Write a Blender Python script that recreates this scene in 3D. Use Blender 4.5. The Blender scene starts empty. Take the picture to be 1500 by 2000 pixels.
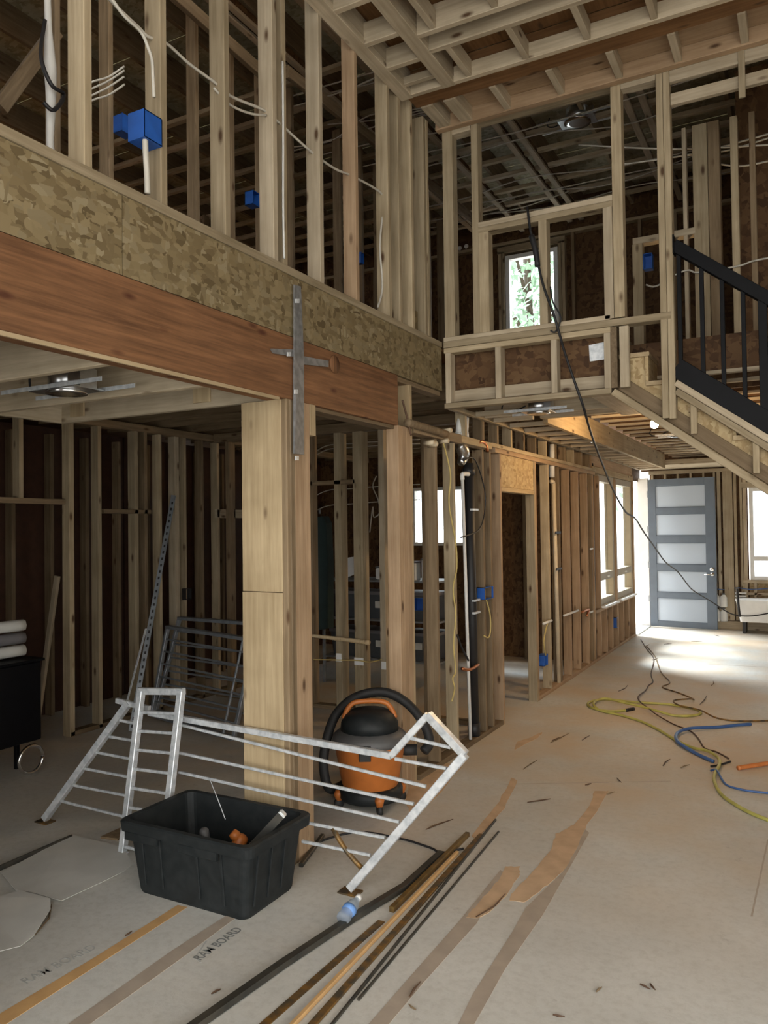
import bpy, bmesh, math, random
from mathutils import Vector, Matrix
random.seed(11)
D = bpy.data
S = bpy.context.scene
COL = S.collection

# ------------------------------------------------------------------ camera
CAM_H = 1.70
FPX = 1525.5                       # focal length in pixels of the 1500x2000 frame
YAW, PITCH, ROLL = .493870, .020489, -.013114
_f = Vector((-math.sin(YAW) * math.cos(PITCH), math.cos(YAW) * math.cos(PITCH), math.sin(PITCH)))
_r0 = Vector((math.cos(YAW), math.sin(YAW), 0))
_u0 = _r0.cross(_f)
_r = math.cos(ROLL) * _r0 + math.sin(ROLL) * _u0
_u = -math.sin(ROLL) * _r0 + math.cos(ROLL) * _u0
EYE = Vector((0, 0, CAM_H))
cam = D.objects.new('camera', D.cameras.new('camera'))
COL.objects.link(cam)
m = Matrix.Identity(4)
for i in range(3):
    m[i][0], m[i][1], m[i][2], m[i][3] = _r[i], _u[i], -_f[i], EYE[i]
cam.matrix_world = m
cam.data.sensor_fit = 'VERTICAL'
cam.data.sensor_height = 24
cam.data.lens = 24 * FPX / 2000
cam.data.clip_start = .05
cam.data.clip_end = 400
S.camera = cam

# ------------------------------------------------------------------ sky and exposure
wd = D.worlds.new('overcast_sky'); S.world = wd; wd.use_nodes = True
wn = wd.node_tree.nodes; bgn = wn['Background']
bgn.inputs[0].default_value = (1.0, .985, .95, 1)
bgn.inputs[1].default_value = 4.6
sun = D.objects.new('hazy_sun', D.lights.new('hazy_sun', 'SUN')); COL.objects.link(sun)
sun.data.energy = 20.0; sun.data.angle = math.radians(22); sun.data.color = (.96, .98, 1)
sun.rotation_euler = Vector((.82, -.42, -1.15)).to_track_quat('-Z', 'Y').to_euler()
sun.location = (-12, 16, 14)
S.view_settings.view_transform = 'Standard'
S.view_settings.look = 'None'
S.view_settings.gamma = 1
S.view_settings.use_curve_mapping = False
S.view_settings.exposure = 0.0
S.cycles.max_bounces = 8
S.cycles.diffuse_bounces = 5
S.cycles.sample_clamp_indirect = 6

# ------------------------------------------------------------------ pixel -> ray helpers (frame 1500x2000)
def ray(px, py):
    return _r * ((px - 750) / FPX) - _u * ((py - 1000) / FPX) + _f
def on(px, py, ax, v):
    d = ray(px, py)
    return EYE + d * ((v - EYE[ax]) / d[ax])
XW, YB, YC, YX, YE, Z2 = -2.31, 5.217, 6.25, 9.70, 13.75, 3.012
def Wp(px, py): return on(px, py, 0, XW)
def Bp(px, py): return on(px, py, 1, YB)
def Fp(px, py, z=0.0): return on(px, py, 2, z)

# ------------------------------------------------------------------ materials
def new_mat(name):
    mt = D.materials.new(name); mt.use_nodes = True
    nt = mt.node_tree
    return mt, nt, nt.nodes, nt.links, nt.nodes['Principled BSDF']
def ramp(nodes, stops):
    r = nodes.new('ShaderNodeValToRGB')
    el = r.color_ramp.elements
    while len(el) < len(stops): el.new(.5)
    for e, (p, c) in zip(el, stops):
        e.position = p; e.color = (*c, 1)
    return r
def mixc(nt, fac, a, b, mode='MIX'):
    n = nt.nodes.new('ShaderNodeMix'); n.data_type = 'RGBA'; n.blend_type = mode
    for s, v in ((n.inputs[0], fac), (n.inputs[6], a), (n.inputs[7], b)):
        if hasattr(v, 'links') or hasattr(v, 'node'): nt.links.new(v, s)
        elif isinstance(v, (int, float)): s.default_value = v
        else: s.default_value = (*v, 1)
    return n.outputs[2]
def wood(name, c1, c2, knot=(.09, .05, .025), var=.28, rough=.75, dirt=.0):
    mt, nt, N, L, bs = new_mat(name)
    tc = N.new('ShaderNodeTexCoord'); oi = N.new('ShaderNodeObjectInfo')
    add = N.new('ShaderNodeVectorMath'); add.operation = 'ADD'
    sc = N.new('ShaderNodeVectorMath'); sc.operation = 'SCALE'
    cmb = N.new('ShaderNodeCombineXYZ')
    for k in range(3): L.new(oi.outputs['Random'], cmb.inputs[k])
    L.new(cmb.outputs[0], sc.inputs[0]); sc.inputs['Scale'].default_value = 37
    L.new(tc.outputs['Object'], add.inputs[0]); L.new(sc.outputs[0], add.inputs[1])
    mp = N.new('ShaderNodeMapping'); mp.inputs['Scale'].default_value = (42, 42, 2.2)
    L.new(add.outputs[0], mp.inputs[0])
    n1 = N.new('ShaderNodeTexNoise'); n1.inputs['Scale'].default_value = 1.0; n1.inputs['Detail'].default_value = 6; n1.inputs['Roughness'].default_value = .62
    L.new(mp.outputs[0], n1.inputs['Vector'])
    r1 = ramp(N, [(.3, c1), (.7, c2)]); L.new(n1.outputs[0], r1.inputs[0])
    # broad blotches
    n2 = N.new('ShaderNodeTexNoise'); n2.inputs['Scale'].default_value = 3.2; n2.inputs['Detail'].default_value = 3
    L.new(add.outputs[0], n2.inputs['Vector'])
    r2 = ramp(N, [(.3, (.72, .70, .66)), (.65, (1, 1, 1))]); L.new(n2.outputs[0], r2.inputs[0])
    c = mixc(nt, .8, r1.outputs[0], r2.outputs[0], 'MULTIPLY')
    # knots
    mk = N.new('ShaderNodeMapping'); mk.inputs['Scale'].default_value = (9, 9, 3.4)
    L.new(add.outputs[0], mk.inputs[0])
    vo = N.new('ShaderNodeTexVoronoi'); vo.inputs['Scale'].default_value = 1.0
    L.new(mk.outputs[0], vo.inputs['Vector'])
    rk = ramp(N, [(.06, (1, 1, 1)), (.17, (0, 0, 0))]); L.new(vo.outputs['Distance'], rk.inputs[0])
    c = mixc(nt, rk.outputs[0], c, knot)
    # board to board value
    mr = N.new('ShaderNodeMapRange'); mr.inputs['To Min'].default_value = 1 - var; mr.inputs['To Max'].default_value = 1 + var * .45
    L.new(oi.outputs['Random'], mr.inputs[0])
    cv = N.new('ShaderNodeCombineColor')
    for k in range(3): L.new(mr.outputs[0], cv.inputs[k])
    c = mixc(nt, 1.0, c, cv.outputs[0], 'MULTIPLY')
    L.new(c, bs.inputs['Base Color']); bs.inputs['Roughness'].default_value = rough
    bs.inputs['Specular IOR Level'].default_value = .25
    bp = N.new('ShaderNodeBump'); bp.inputs['Strength'].default_value = .18; bp.inputs['Distance'].default_value = .004
    L.new(n1.outputs[0], bp.inputs['Height']); L.new(bp.outputs[0], bs.inputs['Normal'])
    return mt
def osb(name, cols, scale=16, dark=1.0):
    mt, nt, N, L, bs = new_mat(name)
    tc = N.new('ShaderNodeTexCoord'); oi = N.new('ShaderNodeObjectInfo')
    out = None
    for k, (sx, sy, sz, rot) in enumerate(((1, 1, .42, .5), (.45, .6, 1, -.7), (1, .5, .55, 1.4))):
        mp = N.new('ShaderNodeMapping'); mp.inputs['Scale'].default_value = (sx * scale, sy * scale, sz * scale)
        mp.inputs['Rotation'].default_value = (rot, rot * .6, rot * .8); mp.inputs['Location'].default_value = (k * 3.1, k * 7.7, k * 1.3)
        L.new(tc.outputs['Object'], mp.inputs[0])
        nz = N.new('ShaderNodeTexNoise'); nz.inputs['Scale'].default_value = .8
        L.new(mp.outputs[0], nz.inputs['Vector'])
        ad = N.new('ShaderNodeVectorMath'); ad.operation = 'ADD'
        L.new(mp.outputs[0], ad.inputs[0]); L.new(nz.outputs['Color'], ad.inputs[1])
        vo = N.new('ShaderNodeTexVoronoi'); vo.inputs['Scale'].default_value = 1.0
        L.new(ad.outputs[0], vo.inputs['Vector'])
        sp = N.new('ShaderNodeSeparateColor'); L.new(vo.outputs['Color'], sp.inputs[0])
        rp = ramp(N, [(i / max(1, len(cols) - 1), cc) for i, cc in enumerate(cols)]); L.new(sp.outputs[0], rp.inputs[0])
        if out is None: out = rp.outputs[0]; h = sp.outputs[1]
        else: 
            gt = N.new('ShaderNodeMath'); gt.operation = 'GREATER_THAN'; gt.inputs[1].default_value = .55
            L.new(sp.outputs[2], gt.inputs[0])
            out = mixc(nt, gt.outputs[0], out, rp.outputs[0])
    L.new(out, bs.inputs['Base Color']); bs.inputs['Roughness'].default_value = .7
    bs.inputs['Specular IOR Level'].default_value = .25
    bp = N.new('ShaderNodeBump'); bp.inputs['Strength'].default_value = .25; bp.inputs['Distance'].default_value = .004
    L.new(h, bp.inputs['Height']); L.new(bp.outputs[0], bs.inputs['Normal'])
    return mt
def plain(name, c, rough=.5, metal=0.0, noise=.0, nscale=12, spec=.5, c2=None, bump=0.0):
    mt, nt, N, L, bs = new_mat(name)
    bs.inputs['Roughness'].default_value = rough; bs.inputs['Metallic'].default_value = metal
    bs.inputs['Specular IOR Level'].default_value = spec
    tc = N.new('ShaderNodeTexCoord')
    nz = N.new('ShaderNodeTexNoise'); nz.inputs['Scale'].default_value = nscale; nz.inputs['Detail'].default_value = 5
    L.new(tc.outputs['Object'], nz.inputs['Vector'])
    if c2 is None: c2 = tuple(max(0, k * (1 - noise)) for k in c)
    rp = ramp(N, [(.35, c2), (.62, c)]); L.new(nz.outputs[0], rp.inputs[0])
    L.new(rp.outputs[0], bs.inputs['Base Color'])
    if bump:
        bp = N.new('ShaderNodeBump'); bp.inputs['Strength'].default_value = bump; bp.inputs['Distance'].default_value = .004
        L.new(nz.outputs[0], bp.inputs['Height']); L.new(bp.outputs[0], bs.inputs['Normal'])
    return mt
def emis(name, c, st):
    mt, nt, N, L, bs = new_mat(name)
    bs.inputs['Base Color'].default_value = (*c, 1)
    bs.inputs['Emission Color'].default_value = (*c, 1); bs.inputs['Emission Strength'].default_value = st
    return mt
def glassy(name, tint=(.93, .97, 1), rough=0.0, frost=0.0):
    mt, nt, N, L, bs = new_mat(name)
    N.remove(bs); o = N['Material Output']
    tr = N.new('ShaderNodeBsdfTransparent'); tr.inputs[0].default_value = (*tint, 1)
    gl = N.new('ShaderNodeBsdfGlossy'); gl.inputs['Roughness'].default_value = .04
    mx = N.new('ShaderNodeMixShader')
    mx.inputs[0].default_value = .05; L.new(tr.outputs[0], mx.inputs[1]); L.new(gl.outputs[0], mx.inputs[2])
    last = mx.outputs[0]
    if frost:
        df = N.new('ShaderNodeBsdfTranslucent'); df.inputs[0].default_value = (.85, .9, .95, 1)
        dd = N.new('ShaderNodeBsdfDiffuse'); dd.inputs[0].default_value = (.62, .70, .80, 1)
        m2 = N.new('ShaderNodeMixShader'); m2.inputs[0].default_value = .5
        L.new(df.outputs[0], m2.inputs[1]); L.new(dd.outputs[0], m2.inputs[2])
        m3 = N.new('ShaderNodeMixShader'); m3.inputs[0].default_value = frost
        L.new(last, m3.inputs[1]); L.new(m2.outputs[0], m3.inputs[2]); last = m3.outputs[0]
    L.new(last, o.inputs[0])
    return mt

M = {}
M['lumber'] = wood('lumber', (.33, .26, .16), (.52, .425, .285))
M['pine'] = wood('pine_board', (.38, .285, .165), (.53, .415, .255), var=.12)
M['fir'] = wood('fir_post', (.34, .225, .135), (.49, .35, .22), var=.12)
M['dark_lumber'] = wood('darker_lumber', (.17, .12, .068), (.30, .22, .135))  # lumber grain in darker brown tones
M['beam'] = wood('laminated_beam', (.115, .055, .026), (.265, .130, .060), knot=(.08, .03, .015), var=.05)
M['joist'] = wood('joist_lumber', (.40, .33, .23), (.57, .48, .35), var=.15)
M['osb'] = osb('strand_board', [(.10, .072, .034), (.19, .142, .072), (.25, .195, .105), (.145, .105, .052), (.29, .24, .145)], 38)
M['osb_dark'] = osb('brown_strand_board', [(.055, .026, .011), (.10, .052, .022), (.14, .08, .036), (.075, .036, .015)], 30)  # strand board colours lowered to stand in for deep shade
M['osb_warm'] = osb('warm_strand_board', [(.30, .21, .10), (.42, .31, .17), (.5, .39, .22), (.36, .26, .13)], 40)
M['sheath'] = osb('roof_sheathing', [(.26, .24, .15), (.40, .37, .25), (.48, .45, .32), (.32, .28, .17)], 30)
M['ply'] = wood('brown_plywood', (.17, .085, .035), (.28, .15, .065), var=.05)
M['steel'] = plain('galvanized_steel', (.74, .77, .79), .36, .35, nscale=30, c2=(.50, .54, .57))
M['steel_dark'] = plain('grey_primed_steel', (.30, .33, .36), .45, .5, .25)
M['strap'] = plain('grey_strap_steel', (.26, .26, .26), .55, .4, .35, 25)
M['black_metal'] = plain('black_powder_coat', (.004, .0045, .006), .55, .0, .3, spec=.15)
M['black_plastic'] = plain('black_plastic', (.010, .013, .014), .55, 0, .3, 20, c2=(.018, .021, .022), bump=.08, spec=.3)
M['dark_rubber'] = plain('dark_rubber', (.018, .018, .018), .65, 0, .3)
M['grey_plastic'] = plain('grey_plastic', (.10, .10, .10), .5, 0, .2)
M['orange_plastic'] = plain('orange_plastic', (.50, .155, .03), .45, 0, .15)
M['blue_plastic'] = plain('blue_plastic', (.015, .10, .42), .5, 0, .2)
M['white_plastic'] = plain('white_plastic', (.75, .75, .72), .45, 0, .08)
M['white_paint'] = plain('white_vinyl', (.82, .83, .82), .5, 0, .05)
M['tan_vinyl'] = plain('tan_vinyl_frame', (.38, .32, .22), .5, 0, .08)
M['pipe_cream'] = plain('cream_pipe', (.62, .52, .36), .5, 0, .15)
M['copper'] = plain('copper', (.65, .27, .13), .35, .9, .3)
M['cable_white'] = plain('white_cable', (.55, .52, .45), .6, 0, .15)
M['cable_yellow'] = plain('yellow_cable', (.58, .45, .16), .6, 0, .15)
M['hose_yellow'] = plain('yellow_hose', (.50, .47, .12), .5, 0, .25)
M['hose_blue'] = plain('blue_tube', (.06, .14, .36), .4, 0, .2)
M['hose_pale'] = plain('pale_blue_label', (.16, .33, .70), .5, 0, .3)
M['hose_orange'] = plain('orange_tube', (.62, .21, .06), .5, 0, .2)
M['cord_black'] = plain('black_cord', (.015, .015, .017), .55, 0, .2)
M['cord_brown'] = plain('brown_cord', (.10, .055, .03), .6, 0, .3)
M['rust'] = plain('rusty_steel', (.10, .085, .06), .5, .6, nscale=18, c2=(.32, .17, .04))
M['brass'] = plain('yellow_primed_steel', (.26, .155, .045), .4, .5, nscale=14, c2=(.13, .085, .03))
M['gunmetal'] = plain('dark_flat_steel', (.055, .055, .05), .45, .6, nscale=9, c2=(.11, .10, .08))
M['board_grey'] = plain('grey_fibre_board', (.60, .60, .56), .85, 0, .10, 6)
M['tape_orange'] = plain('orange_seam_tape', (.60, .37, .16), .6, 0, .15, 9)
M['tape_brown'] = plain('tan_seam_tape', (.42, .355, .285), .6, 0, .15, 9)
M['dust_orange'] = plain('orange_chalk_dust', (.60, .42, .26), .95, 0, .18, 9)
M['paper'] = plain('white_paper', (.78, .80, .80), .8, 0, .05)
M['ink'] = plain('faded_print_ink', (.20, .215, .21), .8, 0, .25, 30)
M['ink_pale'] = plain('worn_print_ink', (.44, .45, .43), .8, 0, .15, 30)
M['pale_wood'] = wood('ash_handle', (.60, .46, .27), (.72, .58, .37), var=.05)
M['door'] = plain('blue_grey_door_paint', (.105, .135, .175), .42, 0, .12, 5)
M['chrome'] = plain('satin_chrome', (.75, .75, .75), .2, 1.0)
M['silver'] = plain('sheet_aluminium', (.70, .72, .74), .3, 1.0, .15, 20)
M['glass'] = glassy('window_glass')
M['frost'] = glassy('frosted_glass', frost=.8)
M['frost_clear'] = glassy('crumpled_bottle_plastic', (.86, .92, .95), frost=.45)
M['bottle'] = glassy('clear_bottle_plastic', (.86, .92, .95))
M['leaf'] = plain('tree_leaf', (.36, .52, .36), .6, 0, .4, 3)
M['bark'] = plain('tree_bark', (.10, .075, .05), .9, 0, .4)
M['ground'] = plain('pale_gravel', (.45, .44, .42), .9, 0, .3, 3)
M['bulb'] = emis('lamp_glow', (1, .72, .38), 60)
M['teal'] = plain('dark_teal_cloth', (.03, .055, .055), .8, 0, .2)
M['tote_grey'] = plain('grey_tote_plastic', (.07, .08, .09), .5, 0, .15)
M['tote_lid'] = plain('tote_lid_plastic', (.16, .155, .165), .5, 0, .15)
M['red'] = plain('red_plastic', (.5, .05, .03), .5, 0, .1)
M['shade_ply'] = plain('shade_dark_plywood', (.05, .02, .01), .6, 0, .3)  # reddish brown plywood, blackened in place of the shade behind the studs

# floor paper: two faces, dusty grey fibre board with scuffs and sawdust drifts
def floor_mat():
    mt, nt, N, L, bs = new_mat('grey_floor_protection_board')
    tc = N.new('ShaderNodeNewGeometry')
    def nz(scale, det, rough=.6, sx=(1, 1, 1)):
        mp = N.new('ShaderNodeMapping'); mp.inputs['Scale'].default_value = sx
        L.new(tc.outputs['Position'], mp.inputs[0])
        n = N.new('ShaderNodeTexNoise'); n.inputs['Scale'].default_value = scale; n.inputs['Detail'].default_value = det; n.inputs['Roughness'].default_value = rough
        L.new(mp.outputs[0], n.inputs['Vector']); return n
    a = nz(1.3, 5); r = ramp(N, [(.3, (.505, .51, .475)), (.7, (.63, .63, .59))]); L.new(a.outputs[0], r.inputs[0])
    b = nz(26, 4, .7); r2 = ramp(N, [(.25, (.80, .79, .77)), (.55, (1, 1, 1))]); L.new(b.outputs[0], r2.inputs[0])
    c = mixc(nt, .8, r.outputs[0], r2.outputs[0], 'MULTIPLY')
    # sawdust: tan drifts, strongest down the hall
    d = nz(1.1, 4); rd = ramp(N, [(.34, (0, 0, 0)), (.62, (1, 1, 1))]); L.new(d.outputs[0], rd.inputs[0])
    sp = N.new('ShaderNodeSeparateXYZ'); L.new(tc.outputs['Position'], sp.inputs[0])
    mr = N.new('ShaderNodeMapRange'); mr.inputs['From Min'].default_value = 3.0; mr.inputs['From Max'].default_value = 5.2
    mr.inputs['To Min'].default_value = .05; mr.inputs['To Max'].default_value = .8; L.new(sp.outputs[1], mr.inputs[0])
    ml = N.new('ShaderNodeMath'); ml.operation = 'MULTIPLY'; L.new(rd.outputs[0], ml.inputs[0]); L.new(mr.outputs[0], ml.inputs[1])
    c = mixc(nt, ml.outputs[0], c, (.56, .44, .30))
    e = nz(7, 6, .75); re = ramp(N, [(.62, (0, 0, 0)), (.72, (.55, .55, .55))]); L.new(e.outputs[0], re.inputs[0])
    c = mixc(nt, re.outputs[0], c, (.30, .275, .23))
    L.new(c, bs.inputs['Base Color']); bs.inputs['Roughness'].default_value = .62
    bs.inputs['Specular IOR Level'].default_value = .35
    bp = N.new('ShaderNodeBump'); bp.inputs['Strength'].default_value = .12; bp.inputs['Distance'].default_value = .01
    L.new(b.outputs[0], bp.inputs['Height']); L.new(bp.outputs[0], bs.inputs['Normal'])
    return mt
M['floor'] = floor_mat()

# ------------------------------------------------------------------ object helpers
def tag(o, label=None, cat=None, group=None, kind=None):
    if label: o['label'] = label
    if cat: o['category'] = cat
    if group: o['group'] = group
    if kind: o['kind'] = kind
    return o
def empty(name, loc, label=None, cat=None, group=None, kind=None):
    o = D.objects.new(name, None); COL.objects.link(o); o.location = loc
    o.empty_display_size = .1
    return tag(o, label, cat, group, kind)
def origin_of(p):
    v = Vector((0, 0, 0))
    while p: v += p.location; p = p.parent
    return v
def link(name, mesh, mat, parent=None, mw=None):
    o = D.objects.new(name, mesh); COL.objects.link(o)
    if mat and not mesh.materials: mesh.materials.append(M[mat] if isinstance(mat, str) else mat)
    elif mat:
        o.material_slots[0].link = 'OBJECT'; o.material_slots[0].material = M[mat] if isinstance(mat, str) else mat
    mw = mw or Matrix.Identity(4)
    if parent:
        o.parent = parent
        mw = Matrix.Translation(-origin_of(parent)) @ mw
    o.matrix_local = mw
    return o
_cache = {}
def prism_mesh(w, d, l, ch):
    key = (round(w, 3), round(d, 3), round(l, 2), ch)
    if key in _cache: return _cache[key]
    a, b = w / 2, d / 2
    if ch:
        c = min(ch, a * .4, b * .4)
        ring = [(-a + c, -b), (a - c, -b), (a, -b + c), (a, b - c), (a - c, b), (-a + c, b), (-a, b - c), (-a, -b + c)]
    else: ring = [(-a, -b), (a, -b), (a, b), (-a, b)]
    n = len(ring)
    vs = [(x, y, -l / 2) for x, y in ring] + [(x, y, l / 2) for x, y in ring]
    fs = [(i, (i + 1) % n, n + (i + 1) % n, n + i) for i in range(n)] + [tuple(range(n - 1, -1, -1)), tuple(range(n, 2 * n))]
    me = D.meshes.new('lumber_%03d' % len(_cache)); me.from_pydata(vs, [], fs); me.update()
    _cache[key] = me
    return me
def bar(name, p0, p1, w, d, mat, parent=None, side=None, ch=.003):
    """board from p0 to p1; w across `side`, d across the third axis"""
    p0, p1 = Vector(p0), Vector(p1)
    z = (p1 - p0); l = z.length; z.normalize()
    if side is None: side = Vector((0, 0, 1)) if abs(z.z) < .7 else Vector((1, 0, 0))
    side = Vector(side)
    x = (side - z * side.dot(z)).normalized(); y = z.cross(x)
    mt = Matrix.Identity(4)
    c = (p0 + p1) / 2
    for i in range(3): mt[i][0], mt[i][1], mt[i][2], mt[i][3] = x[i], y[i], z[i], c[i]
    me = prism_mesh(w, d, l, ch)
    return link(name, me, mat, parent, mt)
def box(name, x0, x1, y0, y1, z0, z1, mat, parent=None, ch=.003):
    ex = [abs(x1 - x0), abs(y1 - y0), abs(z1 - z0)]
    c = Vector(((x0 + x1) / 2, (y0 + y1) / 2, (z0 + z1) / 2))
    ax = ex.index(max(ex))
    e = [Vector((1, 0, 0)), Vector((0, 1, 0)), Vector((0, 0, 1))]
    sd = e[(ax + 1) % 3]
    return bar(name, c - e[ax] * ex[ax] / 2, c + e[ax] * ex[ax] / 2, ex[(ax + 1) % 3], ex[(ax + 2) % 3], mat, parent, sd, ch)
def mesh_obj(name, vs, fs, mat, parent=None, smooth=False, at=None):
    """vs in world coords; object origin at `at`"""
    at = Vector(at) if at is not None else Vector((0, 0, 0))
    me = D.meshes.new(name); me.from_pydata([tuple(Vector(v) - at) for v in vs], [], fs); me.update()
    if smooth: me.shade_smooth()
    return link(name, me, mat, parent, Matrix.Translation(at))
def spline(pts, sub=6):
    pts = [Vector(p) for p in pts]
    if len(pts) < 3 or sub < 2: return pts
    out = []
    for i in range(len(pts) - 1):
        p0 = pts[max(0, i - 1)]; p1 = pts[i]; p2 = pts[i + 1]; p3 = pts[min(len(pts) - 1, i + 2)]
        for k in range(sub):
            t = k / sub
            out.append(.5 * ((2 * p1) + (p2 - p0) * t + (2 * p0 - 5 * p1 + 4 * p2 - p3) * t * t + (3 * p1 - p0 - 3 * p2 + p3) * t ** 3))
    out.append(pts[-1]); return out
def tube_geo(pts, r, seg=6, cap=True):
    n = len(pts); vs = []; fs = []
    up = Vector((0, 0, 1)); prev = None
    for i, p in enumerate(pts):
        t = (pts[min(n - 1, i + 1)] - pts[max(0, i - 1)]).normalized()
        if prev is None:
            a = t.cross(up)
            if a.length < .05: a = t.cross(Vector((1, 0, 0)))
            a.normalize()
        else:
            a = (prev - t * prev.dot(t))
            a = a.normalized() if a.length > 1e-5 else t.orthogonal().normalized()
        prev = a; b = t.cross(a)
        rr = r[i] if isinstance(r, (list, tuple)) else r
        for k in range(seg):
            th = 2 * math.pi * k / seg
            vs.append(p + (a * math.cos(th) + b * math.sin(th)) * rr)
    for i in range(n - 1):
        for k in range(seg):
            fs.append((i * seg + k, i * seg + (k + 1) % seg, (i + 1) * seg + (k + 1) % seg, (i + 1) * seg + k))
    if cap: fs += [tuple(range(seg - 1, -1, -1)), tuple(range((n - 1) * seg, n * seg))]
    return vs, fs
def tube(name, pts, r, mat, parent=None, seg=6, sub=6):
    pts = spline(pts, sub)
    if isinstance(r, (list, tuple)) and len(r) != len(pts):
        k = len(r) - 1
        r = [r[min(k, int(i / (len(pts) - 1) * k))] * (1 - (i / (len(pts) - 1) * k) % 1) + r[min(k, int(i / (len(pts) - 1) * k) + 1)] * ((i / (len(pts) - 1) * k) % 1) for i in range(len(pts))]
    vs, fs = tube_geo(pts, r, seg)
    c = sum(pts, Vector()) / len(pts)
    return mesh_obj(name, vs, fs, mat, parent, True, c)
def lathe(name, prof, c, mat, parent=None, seg=20, axis=None, smooth=True):
    """prof [(r,h)] round axis through c"""
    ax = Vector(axis or (0, 0, 1)).normalized(); a = ax.orthogonal().normalized(); b = ax.cross(a)
    c = Vector(c); vs = []; fs = []
    for r, h in prof:
        for k in range(seg):
            th = 2 * math.pi * k / seg
            vs.append(c + ax * h + (a * math.cos(th) + b * math.sin(th)) * r)
    for i in range(len(prof) - 1):
        for k in range(seg):
            fs.append((i * seg + k, i * seg + (k + 1) % seg, (i + 1) * seg + (k + 1) % seg, (i + 1) * seg + k))
    fs += [tuple(range(seg - 1, -1, -1)), tuple(range((len(prof) - 1) * seg, len(prof) * seg))]
    return mesh_obj(name, vs, fs, mat, parent, smooth, c)
def extrude_poly(name, pts, off, mat, parent=None, at=None):
    """planar polygon (world pts) thickened by vector off"""
    off = Vector(off); n = len(pts); pts = [Vector(p) for p in pts]
    vs = pts + [p + off for p in pts]
    fs = [tuple(range(n)), tuple(range(2 * n - 1, n - 1, -1))] + [(i, n + i, n + (i + 1) % n, (i + 1) % n) for i in range(n)]
    o = mesh_obj(name, vs, fs, mat, parent, False, at if at is not None else sum(pts, Vector()) / n)
    bm = bmesh.new(); bm.from_mesh(o.data); bmesh.ops.recalc_face_normals(bm, faces=bm.faces); bm.to_mesh(o.data); bm.free()
    return o
def floor_patch(name, pix, mat, parent, t=.0015, z=0.0):
    return extrude_poly(name, [Fp(x, y, z) for x, y in pix], (0, 0, t), mat, parent)

# ================================================================== STRUCTURE
# ---- floor
floor = empty('floor', (0, 4, 0), 'grey protection board floor with tape seams, sawdust and chalk stains', 'floor', kind='structure')
box('floor_board', -9.2, 4.2, -2.2, YE + .1, -.03, 0, 'floor', floor, 0)
ground = box('ground', -60, 60, -60, 80, -.5, -.3, 'ground', None, 0)
tag(ground, 'pale gravel yard outside the house', 'ground', kind='structure')

# ---- ground floor wall on the camera-left line (plane x = XW)
wl = empty('wall_left', (XW, 7, 0), 'open stud wall with post, pipes, doorway and windows along the hall', 'stud wall', kind='structure')
def studY(yfar, z0, z1, mat='lumber', dep=.089, th=.038, parent=wl, x=XW, name='stud'):
    return box(name, x - dep, x, yfar - th, yfar, z0, z1, mat, parent)
# big built-up post carrying the beam
box('post_board', -2.605, XW - .038, 3.262, 3.29, 0.95 + .43, 2.366, 'pine', wl)
box('post_board', -2.605, XW - .038, 3.258, 3.29, 0, 1.376, 'pine', wl)
for k, (a, b, mt) in enumerate(((3.29, 3.33, 'dark_lumber'), (3.331, 3.43, 'fir'), (3.431, 3.475, 'fir'))):
    box('post_stud', -2.56, XW - .002 * k, a, b, 0, 2.366, mt, wl)
box('post_stud', XW - .038, XW - .004, 3.262, 3.292, 0, 2.366, 'dark_lumber', wl)
box('post_block', XW - .10, XW, 3.475, 3.53, 2.20, 2.366, 'pine', wl)
box('light_block_sheathing', XW - .13, XW - .11, -2.2, 1.30, 0, 2.36, 'osb', wl, 0)  # unseen sheathing and studs, added to keep daylight out of the side room
for k in range(9):
    box('stud', XW - .11, XW - .02, -2.15 + k * .425, -2.11 + k * .425, 0, 2.36, 'lumber', wl)
# second post under the beam end
for k in range(3):
    box('post_stud', XW - .09, XW - .001 * k, 4.50 + k * .062, 4.56 + k * .062, 0, 2.366, 'fir', wl)
box('post_stud', XW - .14, XW - .01, 4.69, 4.728, 0, 2.66, 'pine', wl)
# studs beyond
for yf, mt in ((5.107, 'dark_lumber'), (5.433, 'lumber'), (6.031, 'dark_lumber'), (6.197, 'dark_lumber'), (6.449, 'fir'), (7.41, 'lumber'), (7.448, 'fir'),
               (7.883, 'lumber'), (8.28, 'dark_lumber'), (8.679, 'fir'), (9.085, 'fir'), (9.499, 'fir'), (9.70, 'dark_lumber'), (9.80, 'fir')):
    studY(yf, .0 if 6.3 < yf < 7.45 else .04, 2.33, mt, dep=.089 if yf < 9.6 else .14)
box('stud', XW - .089, XW, 6.02, 6.06, 2.41, 2.66, 'dark_lumber', wl)
box('bottom_plate', XW - .09, XW + .002, 4.75, 6.40, 0, .038, 'dark_lumber', wl)
box('bottom_plate', XW - .09, XW + .002, 7.45, 12.38, 0, .038, 'fir', wl)
box('top_plate', XW - .09, XW + .003, 4.73, 5.56, 2.34, 2.41, 'dark_lumber', wl)
box('top_plate', XW - .09, XW + .003, 5.56, 6.22, 2.35, 2.405, 'pine', wl)
box('top_plate', XW - .09, XW + .003, 6.30, 9.90, 2.332, 2.372, 'fir', wl)
box('top_plate', XW - .09, XW + .003, 6.22, 9.95, 2.374, 2.41, 'lumber', wl)
for k in range(12):
    y = 5.65 + k * .36
    box('cripple', XW - .089, XW - .004, y, y + .038, 2.41, 2.60, 'dark_lumber' if k % 3 else 'lumber', wl)
box('header_panel', XW - .085, XW - .006, 6.452, 7.37, 2.045, 2.33, 'osb_warm', wl)
box('door_header', XW - .089, XW, 6.452, 7.37, 2.005, 2.044, 'pine', wl)
box('rim_panel', XW - .075, XW - .02, 9.80, 12.4, 2.42, 2.66, 'fir', wl)
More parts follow.
